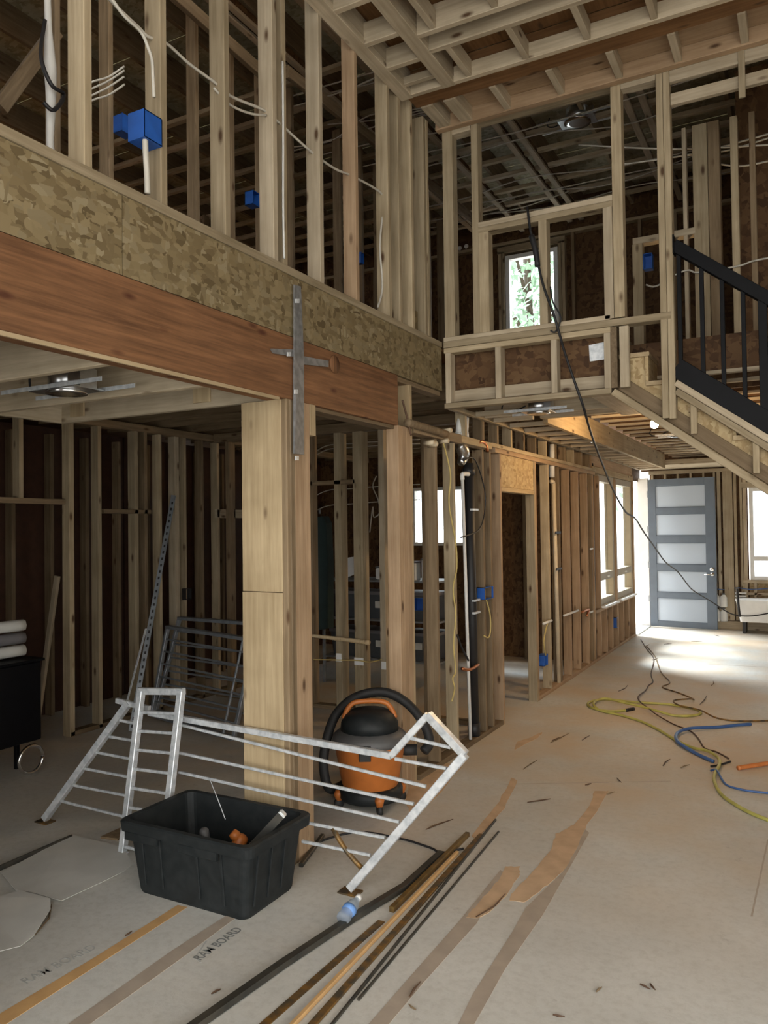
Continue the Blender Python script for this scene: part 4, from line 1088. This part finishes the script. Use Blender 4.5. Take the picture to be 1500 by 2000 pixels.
# ================================================================== HOSES AND CORDS ON THE FLOOR
def C2(l): return [(1000 + x / 3, 1200 + y / 3) for x, y in l]
def floor_tube(name, pix, r, mat, label, cat='cord', lift=None, sub=5):
    pts = []
    for i, (x, y) in enumerate(pix):
        v = Fp(x, y); v.z = r + .001 + (lift[i] if lift else 0); pts.append(v)
    o = tube(name, pts, r, mat, None, 8, sub); tag(o, label, cat); return o
yh = C2([(665, 570), (600, 575), (520, 570), (455, 548), (448, 525), (500, 508), (570, 505), (700, 520), (860, 530), (960, 540), (1080, 565), (1105, 588), (1050, 602), (950, 600), (850, 585), (770, 562), (640, 532), (560, 512), (500, 520), (478, 545), (520, 572), (640, 598), (770, 640), (870, 690), (960, 745), (1060, 790), (1150, 820), (1208, 860), (1216, 900), (1190, 950), (1187, 1000), (1225, 1062), (1300, 1120), (1400, 1176), (1510, 1220)])
lf = [0] * len(yh)
for i in range(14, 20): lf[i] = .018
for i in range(26, 31): lf[i] = .012
hose = empty('air_hose', Fp(1300, 1430), 'yellow air hose with a long loop on the hall floor', 'hose')
pts = []
for (x, y), l in zip(yh, lf):
    v = Fp(x, y); v.z = .012 + l; pts.append(v)
tube('hose_line', pts, .011, 'hose_yellow', hose, 8, 6)
q0 = pts[0]; q1 = Fp(1238, 1387); q1.z = .012
tube('coupling', [q0, (q0 + q1) / 2, q1], .016, 'cord_black', hose, 8, 2)
floor_tube('extension_cord', C2([(755, 150), (790, 205), (830, 262), (815, 350), (826, 398), (800, 420), (782, 450), (740, 500), (752, 532), (800, 570), (850, 610), (950, 650), (1040, 685), (1090, 730), (1130, 790), (1200, 812), (1270, 850)]), .006, 'cord_brown', 'thin brown cord zigzagging from the doorway under the yellow hose', lift=[0] * 7 + [.024] * 4 + [0] * 6)
floor_tube('extension_cord', C2([(790, 190), (838, 250), (872, 340), (925, 402), (880, 430), (980, 465), (1062, 500), (1040, 516), (948, 526), (985, 556), (1100, 582), (1200, 612), (1330, 630), (1500, 628), (1560, 626)]), .007, 'rust', 'rusty red cord curving from the doorway past the loop end', lift=[0] * 7 + [.026] * 4 + [0] * 4)
floor_tube('blue_tube', C2([(1400, 652), (1300, 660), (1200, 670), (1050, 687), (980, 708), (960, 738), (978, 772), (1080, 826), (1180, 872)]), .013, 'hose_blue', 'bent blue plastic tube lying across the yellow hose', 'tube', lift=[.0, 0, 0, .014, .014, .016, .012, 0, 0])
floor_tube('network_cable', C2([(1165, 922), (1200, 942), (1250, 1000), (1330, 1030), (1420, 1045), (1560, 1060)]), .007, 'hose_blue', 'slim blue cable running off beside the yellow hose', 'cable', lift=[0, .024, 0, 0, 0, 0])
floor_tube('rubber_offcut', C2([(1165, 897), (1210, 890), (1280, 868)]), .007, 'cord_black', 'black rubber offcut under the bend of the yellow hose', 'tube', lift=[0, .0, 0])
floor_tube('orange_conduit', C2([(1325, 915), (1400, 902), (1560, 878)]), .016, 'hose_orange', 'orange plastic conduit lying alone on the floor', 'tube')
floor_tube('extension_cord', [(585, 1660), (690, 1628), (780, 1640), (840, 1658), (862, 1668), (905, 1660)], .006, 'cord_black', 'black cord on the floor passing under the steel guard frame')

# ================================================================== STEEL STRAP ON THE BEAM
sp_ = empty('cross_strap', Wp(582, 720), 'grey steel cross strap nailed over the beam and post', 'steel strap')
def wplate(name, pix, x, th, mat, parent): return extrude_poly(name, [on(a, b, 0, x) for a, b in pix], (th, 0, 0), mat, parent)
wplate('upright_strap', [(573, 556), (586, 560), (592, 700), (592, 888), (572, 886), (573, 700)], XW + .012, .006, 'strap', sp_)
wplate('flange', [(574, 770), (579, 770), (577, 886), (572, 886)], XW + .018, .012, 'strap', sp_)
wplate('arm', [(527, 681), (573, 683), (573, 697), (532, 690)], XW + .005, .006, 'strap', sp_)
wplate('arm', [(592, 696), (640, 705), (640, 717), (592, 712)], XW + .005, .006, 'strap', sp_)
for px, py in ((580, 588), (563, 692), (577, 765), (579, 895)):
    wplate('bolt_head', [(px - 3, py - 4), (px + 3, py - 4), (px + 3, py + 4), (px - 3, py + 4)], XW + .018, .006, 'steel', sp_)
c = Wp(652, 712); lathe('end_washer', [(.001, 0), (.05, 0), (.05, .008), (.001, .008)], (XW + .001, c.y, c.z), 'beam', sp_, 16, (1, 0, 0))

# ================================================================== ELECTRICAL BOXES
def ebox(c, sx, sy, sz, label, open_axis=(0, -1, 0), mat='blue_plastic'):
    c = Vector(c)
    e = empty('device_box', c, label, 'electrical box')
    t = .004
    ax = Vector(open_axis); i = [abs(v) for v in ax].index(1); s = ax[i]
    lo = [c.x - sx / 2, c.y - sy / 2, c.z - sz / 2]; hi = [c.x + sx / 2, c.y + sy / 2, c.z + sz / 2]
    bl_, bh_ = list(lo), list(hi)
    if s > 0: bh_[i] = lo[i] + t
    else: bl_[i] = hi[i] - t
    box('back', bl_[0], bh_[0], bl_[1], bh_[1], bl_[2], bh_[2], mat, e, 0)
    for j in range(3):
        if j == i: continue
        for q in (0, 1):
            a, b = list(lo), list(hi)
            if q: a[j] = hi[j] - t
            else: b[j] = lo[j] + t
            box('side', a[0], b[0], a[1], b[1], a[2], b[2], mat, e, 0)
    return e
c = Wp(290, 247); y2 = ups[1] - .038
ebox((XW - .035, y2 - .052, c.z), .09, .10, .115, 'bright blue electrical box on a lit upper stud', (-1, 0, 0))
c = on(233, 250, 0, -3.86); ebox((-3.82, c.y, c.z), .08, .10, .11, 'dim blue electrical box on a shadowed stud behind the upper wall', (-1, 0, 0))
c = on(485, 392, 0, -3.86); ebox((-3.82, c.y, c.z), .08, .09, .11, 'dim blue electrical box on the inner wall beside a double stud', (1, 0, 0))
c = on(1265, 510, 1, YC); ebox((c.x, YC + .03, c.z), .065, .07, .12, 'blue electrical box by the framed doorway behind the stair', (0, -1, 0))
c = Wp(952, 1158); ebox((XW - .02, c.y, c.z), .07, .20, .10, 'wide blue electrical box between pipe and doorway', (1, 0, 0))
c = Wp(1066, 1289); ebox((XW - .03, c.y, c.z), .07, .12, .11, 'blue outlet box low on the stud past the doorway', (1, 0, 0))
c = Wp(1206, 1216); ebox((XW - .03, c.y, c.z), .06, .09, .14, 'dark blue outlet box in the low wall under the hall window', (1, 0, 0))
c = on(820, 1180, 1, 6.7); ebox((c.x, 6.7, c.z), .09, .06, .12, 'blue electrical box glimpsed behind the second post', (0, -1, 0))
c = on(362, 1160, 0, -5.4); ebox((-5.38, c.y, c.z), .05, .08, .11, 'black electrical box on the side room stud wall', (1, 0, 0), 'dark_rubber')
c = on(703, 505, 0, -3.2); ebox((-3.2, c.y, c.z), .05, .05, .09, 'tiny blue electrical box low in the upper side room', (1, 0, 0))

# ================================================================== CABLES
def wires(name, pix, plane, r, mat, label, group=None, sub=6):
    pts = [on(p[0], p[1], plane[0], p[2] if len(p) > 2 else plane[1]) for p in pix]
    o = tube(name, pts, r, mat, None, 6, sub); tag(o, label, 'cable', group); return o
xw_ = XW - .045
wires('white_cable', [(195, -20), (235, 20), (272, 55), (290, 72), (325, 85), (370, 125), (418, 160), (455, 190), (515, 215), (545, 240), (612, 300), (655, 330), (690, 345), (745, 378), (748, 410), (742, 480), (747, 560), (738, 600)], (0, xw_), .007, 'cable_white', 'long white cable threaded through the upper studs and dropping to the plate')
wires('white_cable', [(200, -30), (240, 28), (275, 62), (290, 95), (297, 118), (299, 150), (301, 190)], (0, XW + .012), .007, 'cable_white', 'white cable bending down to the bright blue box', None)
wires('white_cable', [(418, 172), (450, 205), (490, 222), (520, 225)], (0, xw_ + .01), .006, 'cable_white', 'slack white cable sagging between two upper studs')
wires('white_cable', [(283, 240), (284, 290), (287, 340), (288, 378)], (0, XW - .01), .012, 'cable_white', 'white cable running down the lit stud below the blue box')
wires('white_cable', [(552, 120), (553, 250), (553, 400), (555, 505)], (0, XW - .02), .006, 'white_plastic', 'bright white cable running down between the double studs')
vp_ = [on(92, -30, 0, -2.52), on(95, 60, 0, -2.52), on(98, 130, 0, -2.52), on(100, 200, 0, -2.52), on(98, 270, 0, -2.52), on(100, 300, 0, -2.52)]
o = tube('flexible_duct', vp_, [.012, .014, .024, .018, .014, .014], 'white_plastic', None, 10, 6); tag(o, 'white flexible duct hanging behind the upper plate', 'duct')
o = tube('coiled_cable', [on(88, 40, 0, -2.50), on(80, 110, 0, -2.48), (on(100, 165, 0, -2.46)), on(125, 185, 0, -2.48), on(105, 215, 0, -2.46), on(85, 200, 0, -2.47)], .008, 'cord_black', None, 6, 6); tag(o, 'black cord wound round the white flexible duct', 'cord')
for k, (p, q) in enumerate((((180, 160), (212, 150)), ((182, 172), (212, 158)), ((182, 185), (212, 170)), ((183, 195), (213, 185)))):
    wires('white_cable', [(p[0] - 20, p[1] + 12), p, q, (q[0] + 30, q[1] - 20)], (0, -3.5), .006, 'cable_white', 'white cable in a loose bunch behind the upper side room stud', 'bunched white cables behind the upper studs')
# swags of cable under the upper roof
rs = random.Random(4)
for k in range(15):
    y = 5.6 + rs.random() * 3.6; x0 = -4.6 + rs.random() * 1.5; L = 2.0 + rs.random() * 2.6; z = 5.50 + rs.random() * .06
    o = tube('ceiling_cable', [(x0, y, z), (x0 + L * .25, y + rs.uniform(-.1, .1), z - .05), (x0 + L * .5, y + rs.uniform(-.2, .2), z - .02), (x0 + L * .75, y + rs.uniform(-.1, .1), z - .07), (x0 + L, y + rs.uniform(-.15, .15), z)], .007, 'cable_white', None, 5, 5)
    tag(o, 'pale cable slung under the upper roof straps', 'cable', 'pale cables under the upper roof')
for k, (p, q, r_) in enumerate((((1130, 283), (1500, 283), .006), ((1210, 322), (1500, 262), .006), ((1325, 305), (1500, 270), .006), ((1390, 318), (1500, 315), .006))):
    o = wires('stairwell_cable', [(p[0], p[1]), ((p[0] + q[0]) / 2, (p[1] + q[1]) / 2 + 8), q], (1, 6.45 + .08 * k), .007, 'cable_white', 'pale cable strung across the stairwell behind the thick post', 'pale cables across the stairwell')
wires('white_cable', [(1262, 556), (1275, 560), (1290, 555), (1322, 535), (1345, 528), (1365, 532), (1440, 520), (1470, 510), (1510, 502)], (1, YC - .02), .007, 'cable_white', 'white cable running through the stairwell studs behind the black railing')
# black cable from the balcony opening to the far corner
cab = [(1030, 405, YB - .03), (1036, 450, YB - .05), (1045, 480, YB - .05), (1052, 520, YB - .05), (1062, 560, YB - .06), (1080, 610, YB - .06), (1092, 650, YB - .05), (1105, 695, YB - .07), (1122, 745, YB - .06), (1138, 790, YB - .03), (1150, 832, 5.4), (1162, 868, 5.8), (1180, 915, 6.5), (1200, 962, 7.3), (1222, 1000, 8.1), (1240, 1012, 8.6), (1258, 1040, 9.3), (1278, 1068, 10.0), (1300, 1098, 10.7), (1325, 1118, 11.3), (1350, 1150, 12.0), (1378, 1168, 12.6), (1400, 1182, 13.0), (1420, 1195, 13.15), (1440, 1202, 13.2), (1470, 1203, 13.2), (1510, 1196, 13.2)]
main_cable = wires('black_cable', cab, (1, YB), .009, 'cord_black', 'long black cable drooping from the balcony opening down to the end wall', None, 4)
wrap = tube('tape_wrap', [on(1038, 460, 1, YB - .05), on(1046, 490, 1, YB - .05), on(1050, 520, 1, YB - .05)], .02, 'cord_black', None, 8, 3)
wrap.parent = main_cable; wrap.matrix_parent_inverse = main_cable.matrix_basis.inverted()
wires('black_cable', [(1075, 560, YB - .03), (1080, 590, YB - .03), (1095, 620, YB - .03), (1085, 648, YB - .02), (1075, 645, YB - .03)], (1, YB), .006, 'cord_black', 'thin black cable hooked on the balcony sill', None, 4)

# ================================================================== PIPES ALONG THE HALL WALL
def vpipe(name, px0, py0, px1, py1, r, mat, label, x=XW - .045, seg=14, extra=None):
    a, b = on(px0, py0, 0, x), on(px1, py1, 0, x)
    if b.z < .0: b = a + (b - a) * (a.z / (a.z - b.z))
    e = empty(name, (x, b.y, b.z), label, 'pipe')
    tube('pipe_run', [a, b], r, mat, e, seg, 1)
    return e, a, b
e, a, b = vpipe('drain_pipe', 915, 905, 926, 1440, .042, 'cord_black', 'fat black drain pipe standing in the open hall wall')
lathe('coupling', [(.05, -.05), (.05, .05)], a.lerp(b, .97), 'cord_black', e, 14, (0, 0, 1))
lathe('coupling', [(.05, -.03), (.05, .03)], a.lerp(b, .03), 'cord_black', e, 14, (0, 0, 1))
for t in (.50, .545, .17):
    c = a.lerp(b, t); box('strap', c.x + .025, c.x + .05, c.y - .05, c.y + .07, c.z - .008, c.z + .008, 'steel', e, 0)
e, a, b = vpipe('supply_pipe', 903, 932, 919, 1444, .013, 'white_plastic', 'slim white supply pipe just in front of the black drain pipe', XW - .02, 10)
tube('elbow', [a + Vector((0, 0, -.02)), a + Vector((0, 0, .02)), a + Vector((0, .06, .03)), a + Vector((0, .12, .03))], .018, 'white_plastic', e, 10, 4)
for k, px in enumerate((897, 909)):
    e, a, b = vpipe('vent_pipe', px + 1, 812, px - 1, 850, .026, 'white_plastic', ('white vent pipe above the top plate, on the post side of its pair', 'white vent pipe above the top plate, on the doorway side of its pair')[k], XW - .06)
    lathe('pipe_collar', [(.032, -.02), (.032, .02)], b, 'white_plastic', e, 12)
e = empty('foil_duct', Wp(903, 885), 'crinkled pale foil duct below the top plate', 'duct')
tube('duct_sleeve', [on(897, 868, 0, XW - .05), on(904, 880, 0, XW - .04), on(905, 892, 0, XW - .05), on(900, 905, 0, XW - .05)], [.04, .05, .045, .03], 'silver', e, 10, 4)
e, a, b = vpipe('insulated_pipe', 944, 1160, 951, 1322, .035, 'white_paint', 'bright white insulated pipe with a dark blue foot beside the wide blue box', XW - .13)
tube('blue_sleeve', [b, b - Vector((0, 0, .24))], .033, 'blue_plastic', e, 12, 1)
tube('pipe_band', [b + Vector((0, 0, .05)), b + Vector((0, 0, .035))], .037, 'cord_black', e, 12, 1)
e, a, b = vpipe('riser_pipe', 1081, 945, 1092, 1345, .022, 'pipe_cream', 'cream coloured riser pipe in the stud bay past the doorway', XW - .02)
tube('top_elbow', [a + Vector((0, -.09, .02)), a + Vector((0, -.02, .02)), a], .022, 'pipe_cream', e, 10, 3)
for t in (.24, .42): 
    c = a.lerp(b, t); box('strap', c.x + .02, c.x + .03, c.y - .06, c.y + .13, c.z - .012, c.z + .012, 'cord_black', e, 0)
for py in (1218,):
    p0, p1 = Wp(1060, py), Wp(1128, py - 6)
    for y0, y1 in ((p0.y, p0.y + .28), (p0.y + .75, p1.y)):
        o = tube('stub_pipe', [(XW + .008, y0, p0.z), (XW + .008, y1, p0.z)], .013, 'white_plastic', None, 8, 1); tag(o, ('white stub pipe near the floor next to the low outlet box', 'white stub pipe with tee across the riser bays')[0 if y0 == p0.y else 1], 'pipe')
e, a, b = vpipe('vent_pipe', 1078, 868, 1078, 932, .028, 'white_plastic', 'white vent stub above the cream riser pipe', XW - .03)
e, a, b = vpipe('drain_pipe', 1153, 905, 1160, 1290, .036, 'cord_black', 'narrow black pipe before the corner studs at the hall window', XW - .045)
for py, mt in ((1072, 'white_plastic'), (1195, 'white_plastic')):
    c = Wp(1156, py); box('strap', c.x - .01, c.x, c.y - .07, c.y + .07, c.z - .01, c.z + .01, mt, e, 0)
o = tube('copper_tee', [Wp(1136, 1196), Wp(1150, 1190), Wp(1146, 1203)], .014, 'copper', None, 8, 3); tag(o, 'short copper tee poking out of the hall wall', 'pipe')
o = tube('copper_stub', [on(932, 872, 0, XW - .02), on(938, 862, 0, XW), on(948, 868, 0, XW), on(952, 882, 0, XW)], .014, 'copper', None, 8, 3); tag(o, 'bent copper stub under the top plate by the foil duct', 'pipe')
o = tube('copper_stub', [on(902, 1306, 0, XW), on(918, 1308, 0, XW + .02), on(934, 1298, 0, XW + .02)], .012, 'copper', None, 8, 3); tag(o, 'copper stub crossing the black drain pipe near the floor', 'pipe')
for k, (px, py) in enumerate(((876, 841), (870, 862), (848, 868), (842, 865))):
    c = on(px, py, 0, XW + .004); o = tube('pipe_stub', [c - Vector((.05, 0, 0)), c + Vector((.03, -.02, 0))], .018, 'pipe_cream', None, 8, 1); tag(o, 'cut pale pipe stub poking through the dark top plate', 'pipe', 'cut pipe stubs at the top plate')
wires('yellow_cable', [(866, 866), (875, 900), (880, 935), (877, 985), (890, 1060), (892, 1110), (885, 1150), (890, 1200), (886, 1260), (890, 1310), (884, 1325), (888, 1345), (882, 1370)], (0, XW + .01), .006, 'cable_yellow', 'yellow cable snaking down the stud beside the black drain pipe')
wires('yellow_cable', [(950, 1172), (957, 1200), (958, 1230), (954, 1245), (945, 1242)], (0, XW + .01), .006, 'cable_yellow', 'yellow cable dangling from the wide blue box')
wires('yellow_cable', [(1066, 1280), (1062, 1255), (1066, 1230), (1072, 1210)], (0, XW + .005), .007, 'cable_yellow', 'yellow cable entering the low outlet box past the doorway')
wires('black_cable', [(905, 900), (925, 895), (940, 930), (948, 970), (945, 1010), (935, 1035), (915, 1045), (900, 1050)], (0, XW + .012), .006, 'cord_black', 'black cable looping over the drain pipe')
wires('black_cable', [(893, 1240), (902, 1265), (915, 1290)], (0, XW + .012), .008, 'cord_black', 'short black tube end hanging beside the white supply pipe')
for k, y in enumerate((840, 872, 880, 960, 990)):
    wires('white_cable', [(605, y + 18 - k), (640, y - 2), (690, y - 6), (740, y - 10), (820, y - 14)], (1, 7.2), .006, 'cable_white', 'pale horizontal cable behind the studs past the big post', 'pale cables in the middle room')
wires('white_cable', [(735, 930), (728, 950), (738, 975), (742, 1000), (730, 1010), (728, 990), (722, 1040)], (1, 6.6), .006, 'cable_white', 'thin looped cable hanging in the middle room')
wires('yellow_cable', [(612, 1288), (660, 1289), (700, 1290), (722, 1293), (745, 1288)], (1, YC - .01), .006, 'cable_yellow', 'yellowish cable stapled level across the middle room studs')
o = tube('conduit_sleeve', [on(795, 825, 0, XW + .02), on(830, 835, 0, XW + .02), on(872, 848, 0, XW + .02)], .028, 'dark_lumber', None, 8, 2); tag(o, 'dark round timber rail along the top of the hall studs', 'rail')
wires('black_cable', [(786, 782), (795, 815), (803, 850), (800, 835)], (0, XW + .02), .008, 'cord_brown', 'brown cable drooping from the beam end over the second post')

# plates and small things on the middle room studs
for k, (a, b) in enumerate((((656, 1276), (667, 1292)), ((692, 1284), (710, 1300)), ((745, 1292), (754, 1308)))):
    p, q = on(a[0], a[1], 1, YC - .004), on(b[0], b[1], 1, YC - .004)
    o = box('nail_guard', p.x, q.x, YC - .006, YC - .001, q.z, p.z, 'white_paint', None, .001)
    tag(o, ('small white nail guard on the slim middle room stud nearest the big post', 'wide white nail guard on the middle stud under the wooden handle', 'small white nail guard on the stud beside the second post')[k], 'nail guard')
hd = empty('wooden_handle', on(665, 1246, 1, 6.16), 'pale turned wooden handle lying level across the middle room studs', 'tool handle')
h0, h1 = on(606, 1241, 1, 6.2), on(722, 1255, 1, 6.2)
tube('shaft', [h0, h0.lerp(h1, .3), h0.lerp(h1, .7), h0.lerp(h1, .93)], [.016, .018, .020, .021], 'pale_wood', hd, 10, 4)
tube('knob', [h0.lerp(h1, .93), h0.lerp(h1, .97), h1], [.021, .027, .02], 'pale_wood', hd, 10, 4)
o = extrude_poly('hung_paper', [on(x, y, 1, 6.9) for x, y in ((673, 1090), (694, 1087), (692, 1122), (676, 1129))], (0, .003, 0), 'paper'); tag(o, 'white paper sheet hung in the middle room', 'paper')
jk = empty('work_jacket', on(625, 1120, 1, 7.0), 'dark teal work jacket hanging in the middle room', 'jacket')
jp = [(611, 1020), (618, 1010), (630, 1008), (637, 1022), (640, 1100), (640, 1228), (611, 1232)]
extrude_poly('jacket_body', [on(x, y, 1, 7.0) for x, y in jp], (0, .12, 0), 'teal', jk)
lathe('hook', [(.001, 0), (.012, 0), (.012, .05), (.001, .05)], on(624, 1004, 1, 7.05), 'steel_dark', jk, 8)
# storage shelf with totes
sh = empty('storage_shelf', (-4.05, 7.5, 0), 'dark metal shelf in the middle room stacked with grey totes', 'shelf')
for z in (.30, .72, 1.14):
    box('shelf_board', -4.75, -3.35, 7.35, 7.85, z - .02, z, 'steel_dark', sh)
for x in (-4.74, -3.36):
    for y in (7.36, 7.84): box('shelf_post', x - .015, x + .015, y - .015, y + .015, 0, 1.6, 'steel_dark', sh)
for i, (x, z) in enumerate(((-4.5, .30), (-4.05, .30), (-3.6, .30), (-4.5, .72), (-4.05, .72), (-3.6, .72))):
    e = empty('storage_tote', (x, 7.6, z), 'grey lidded tote on the %s shelf, %s of the row' % (('lower', 'middle')[i // 3], ('jacket end', 'centre', 'second post end')[i % 3]), 'storage bin')
    loft('tote_body', [ringpts(x - .17, x + .17, 7.42, 7.76, z + .001), ringpts(x - .20, x + .20, 7.40, 7.78, z + .26)], 'tote_grey', e)
    loft('tote_lid', [ringpts(x - .21, x + .21, 7.39, 7.79, z + .26), ringpts(x - .21, x + .21, 7.39, 7.79, z + .295)], 'tote_lid', e)
    box('paper_tag', x - .05, x + .05, 7.385, 7.40, z + .12, z + .19, 'board_grey', e, 0)
for i, (x, w, mt) in enumerate(((-4.1, .10, 'white_plastic'), (-3.9, .12, 'paper'), (-3.7, .08, 'white_plastic'), (-3.55, .10, 'paper'))):
    e = empty('carton', (x, 7.55, 1.14), ('white plastic tub on the top shelf at the jacket end', 'squat white carton on the top shelf beside a tub', 'slim white tub on the top shelf', 'white carton on the top shelf nearest the second post')[i], 'carton')
    box('carton_body', x - w / 2, x + w / 2, 7.5, 7.62, 1.141, 1.26 + .03 * i, mt, e, .01)
    box('carton_lid', x - w / 2 - .004, x + w / 2 + .004, 7.496, 7.624, 1.262 + .03 * i, 1.28 + .03 * i, 'tote_lid', e, .004)

# ================================================================== SIDE ROOM LEFTOVERS
wcx = on(15, 1255, 0, -5.0)
cabn = empty('tool_cart', (-5.05, 3.55, 0), 'dark wheeled cart with a chrome wheel ring at the edge of the side room', 'cart')
box('cart_body', -5.35, -4.85, 3.05, 3.78, .22, .78, 'black_metal', cabn, .01)
box('cart_shelf', -5.37, -4.83, 3.03, 3.80, .782, .80, 'black_metal', cabn, .004)
for x in (-5.2, -4.98):
    for y in (3.15, 3.68): bar('cart_leg', (x, y, .02), (x, y, .22), .03, .03, 'black_metal', cabn)
wc_ = Fp(-6, 1500); wc_ = on(-4, 1452, 0, -4.8)
rg = []
for k in range(25):
    th = 2 * math.pi * k / 24; rg.append(Vector((-4.8, 3.66 + .095 * math.cos(th), .115 + .095 * math.sin(th))))
tube('wheel_ring', rg, .012, 'chrome', cabn, 8, 1)
for k, (a, b) in enumerate((((0, 1213), (40, 1196)), ((0, 1232), (40, 1225)), ((5, 1250), (38, 1243)))):
    p = on(22, 1215 + 17 * k, 0, -5.05)
    pts = [(-5.3, 3.2, .845 + .09 * (2 - k)), (-5.05, 3.42, .85 + .09 * (2 - k)), (-4.98, 3.74, .855 + .09 * (2 - k))]
    vs, fs = tube_geo(spline(pts, 4), .042, 8)
    o = mesh_obj('paper_roll', vs, fs, ('board_grey', 'tote_lid', 'board_grey')[k], None, True, pts[1]); tag(o, ('top white paper roll on the dark cart', 'grey middle paper roll on the dark cart', 'bottom white paper roll on the dark cart')[k], 'paper roll')

# ================================================================== END OF THE HALL
for k, (px, z) in enumerate(((1400, .36), (1414, .36), (1400, .13), (1414, .13))):
    c = on(px, 1190, 1, YE - .09)
    e = empty('white_jug', (c.x, YE - .1, z), 'white plastic jug %s beside the open door' % ('stacked on another jug' if k < 2 else 'standing on the base plate'), 'jug', 'white jugs by the open door')
    lathe('jug_body', [(.001, 0), (.05, 0), (.055, .02), (.055, .15), (.03, .19), (.018, .20), (.001, .20)], (c.x, YE - .11, z + .001), 'white_plastic', e, 14)
    lathe('jug_cap', [(.02, .20), (.02, .225), (.001, .226)], (c.x, YE - .11, z + .001), 'grey_plastic', e, 10)
tbx = on(1440, 1200, 1, YE - .35).x
tubn = empty('utility_tub', (tbx + .5, YE - .3, .13), 'pale laundry tub standing below the end wall window', 'tub')
loft('tub_shell', [ringpts(tbx + .05, tbx + .95, YE - .52, YE - .06, .18), ringpts(tbx, tbx + 1.0, YE - .56, YE - .06, .50), ringpts(tbx + .03, tbx + .97, YE - .53, YE - .09, .50), ringpts(tbx + .08, tbx + .92, YE - .48, YE - .12, .22)], 'white_paint', tubn, True, True)
box('tub_rim', tbx - .01, tbx + 1.01, YE - .58, YE - .055, .50, .52, 'white_paint', tubn)
for x in (tbx + .08, tbx + .9): box('tub_foot', x, x + .05, YE - .5, YE - .12, .0, .18, 'cord_black', tubn)
wires('drain_hose', [(1440, 1150), (1442, 1180), (1445, 1205)], (1, YE - .62), .02, 'cord_black', 'black drain hose hanging at the end of the pale tub', None, 3)
wires('blue_cable', [(1397, 1150), (1420, 1152), (1440, 1148), (1465, 1151), (1510, 1149)], (1, YE - .03), .008, 'hose_blue', 'blue cable threaded through the end wall studs')
e = empty('trim_bundle', on(1448, 1160, 1, YE - .05), 'small stack of white trim strips tucked between the end wall studs', 'trim strip')
for k in range(3):
    p = on(1436, 1158 + 6 * k, 1, YE - .05); q = on(1458, 1158 + 6 * k, 1, YE - .05)
    box('strip', p.x, q.x, YE - .08, YE - .002, p.z - .012, p.z + .012, 'white_paint', e)

# ================================================================== EAVE VENTS AND TREE OUTSIDE
for k, (px, py) in enumerate(((819, 499), (832, 496), (898, 485), (911, 481), (707, 520))):
    c = on(px, py, 1, YX - .01)
    o = lathe('vent_daylight_disc', [(.001, 0), (.03, 0), (.03, .005), (.001, .005)], (c.x, YX - .012, c.z), 'white_paint', None, 14, (0, -1, 0))  # white paint stands in for daylight through the vent holes
    tag(o, 'white disc painted as daylight through a round eave vent at the top of the back wall', 'vent', 'eave vent daylight discs')
def make_tree(base, h, spread, n, label, seed):
    rr = random.Random(seed); base = Vector(base)
    e = empty('leafy_tree', base, label, 'tree')
    tube('trunk', [base, base + Vector((.1, .1, h * .4)), base + Vector((-.1, .0, h * .8))], [.16, .11, .05], 'bark', e, 8, 4)
    for k in range(7):
        a = rr.uniform(0, 6.28); z = h * rr.uniform(.35, .7); q = base + Vector((0, 0, z))
        tube('branch', [q, q + Vector((math.cos(a) * spread * .4, math.sin(a) * spread * .4, h * .12)), q + Vector((math.cos(a) * spread * .8, math.sin(a) * spread * .8, h * .2))], [.05, .03, .015], 'bark', e, 6, 3)
    vs, fs = [], []
    for k in range(n):
        u, v, w = rr.gauss(0, .45), rr.gauss(0, .45), rr.gauss(0, .30)
        c = base + Vector((u * spread, v * spread, h * .68 + w * h * .6)); s = rr.uniform(.06, .13)
        d1 = Vector((rr.uniform(-1, 1), rr.uniform(-1, 1), rr.uniform(-1, 1))).normalized(); d2 = d1.orthogonal().normalized()
        i = len(vs); vs += [c - d1 * s, c + d2 * s * .5, c + d1 * s, c - d2 * s * .5]; fs.append((i, i + 1, i + 2, i + 3))
    o = mesh_obj('foliage', vs, fs, 'leaf', e, False, base); o['kind'] = 'stuff'
make_tree((-4.9, 15.6, -.3), 9.5, 2.2, 2600, 'leafy tree outside the upper storey window', 5)
make_tree((-13.5, 21.0, -.3), 7.0, 2.2, 1500, 'leafy tree farther off beyond the side wing', 8)

# ================================================================== SUB-PARTS
def sub(child, part):
    child.parent = part
    child.matrix_parent_inverse = part.matrix_basis.inverted()
def kids(root, nm): return [c for c in root.children if c.name.split('.')[0] == nm]
for root in [o for o in D.objects if o.parent is None and o.type == 'EMPTY']:
    for cn, pn in (('carry_handle', 'motor_head'), ('latch', 'drum'), ('caster_stem', 'base'), ('caster', 'base'), ('inlet', 'drum'), ('rim_skirt', 'rim'), ('rib', 'body'),
                   ('trim_ring', 'can'), ('branch', 'trunk'), ('foot_plate', 'end_post'), ('hinge', 'stile'), ('lock_rose', 'stile'), ('lever', 'stile'), ('glazing_bead', 'rail'), ('bolt_head', 'upright_strap'),
                   ('flange', 'upright_strap'), ('slot', 'channel'), ('paper_tag', 'tote_body'), ('coupling', 'pipe_run'), ('strap', 'pipe_run'), ('wall_flange', 'top_rail'), ('chuck', 'motor_housing'), ('paper_label', 'bottle_body'), ('case_handle', 'case_body')):
        ps_ = kids(root, pn)
        if not ps_: continue
        for c in kids(root, cn):
            best = min(ps_, key=lambda q: (q.location - c.location).length)
            sub(c, best)
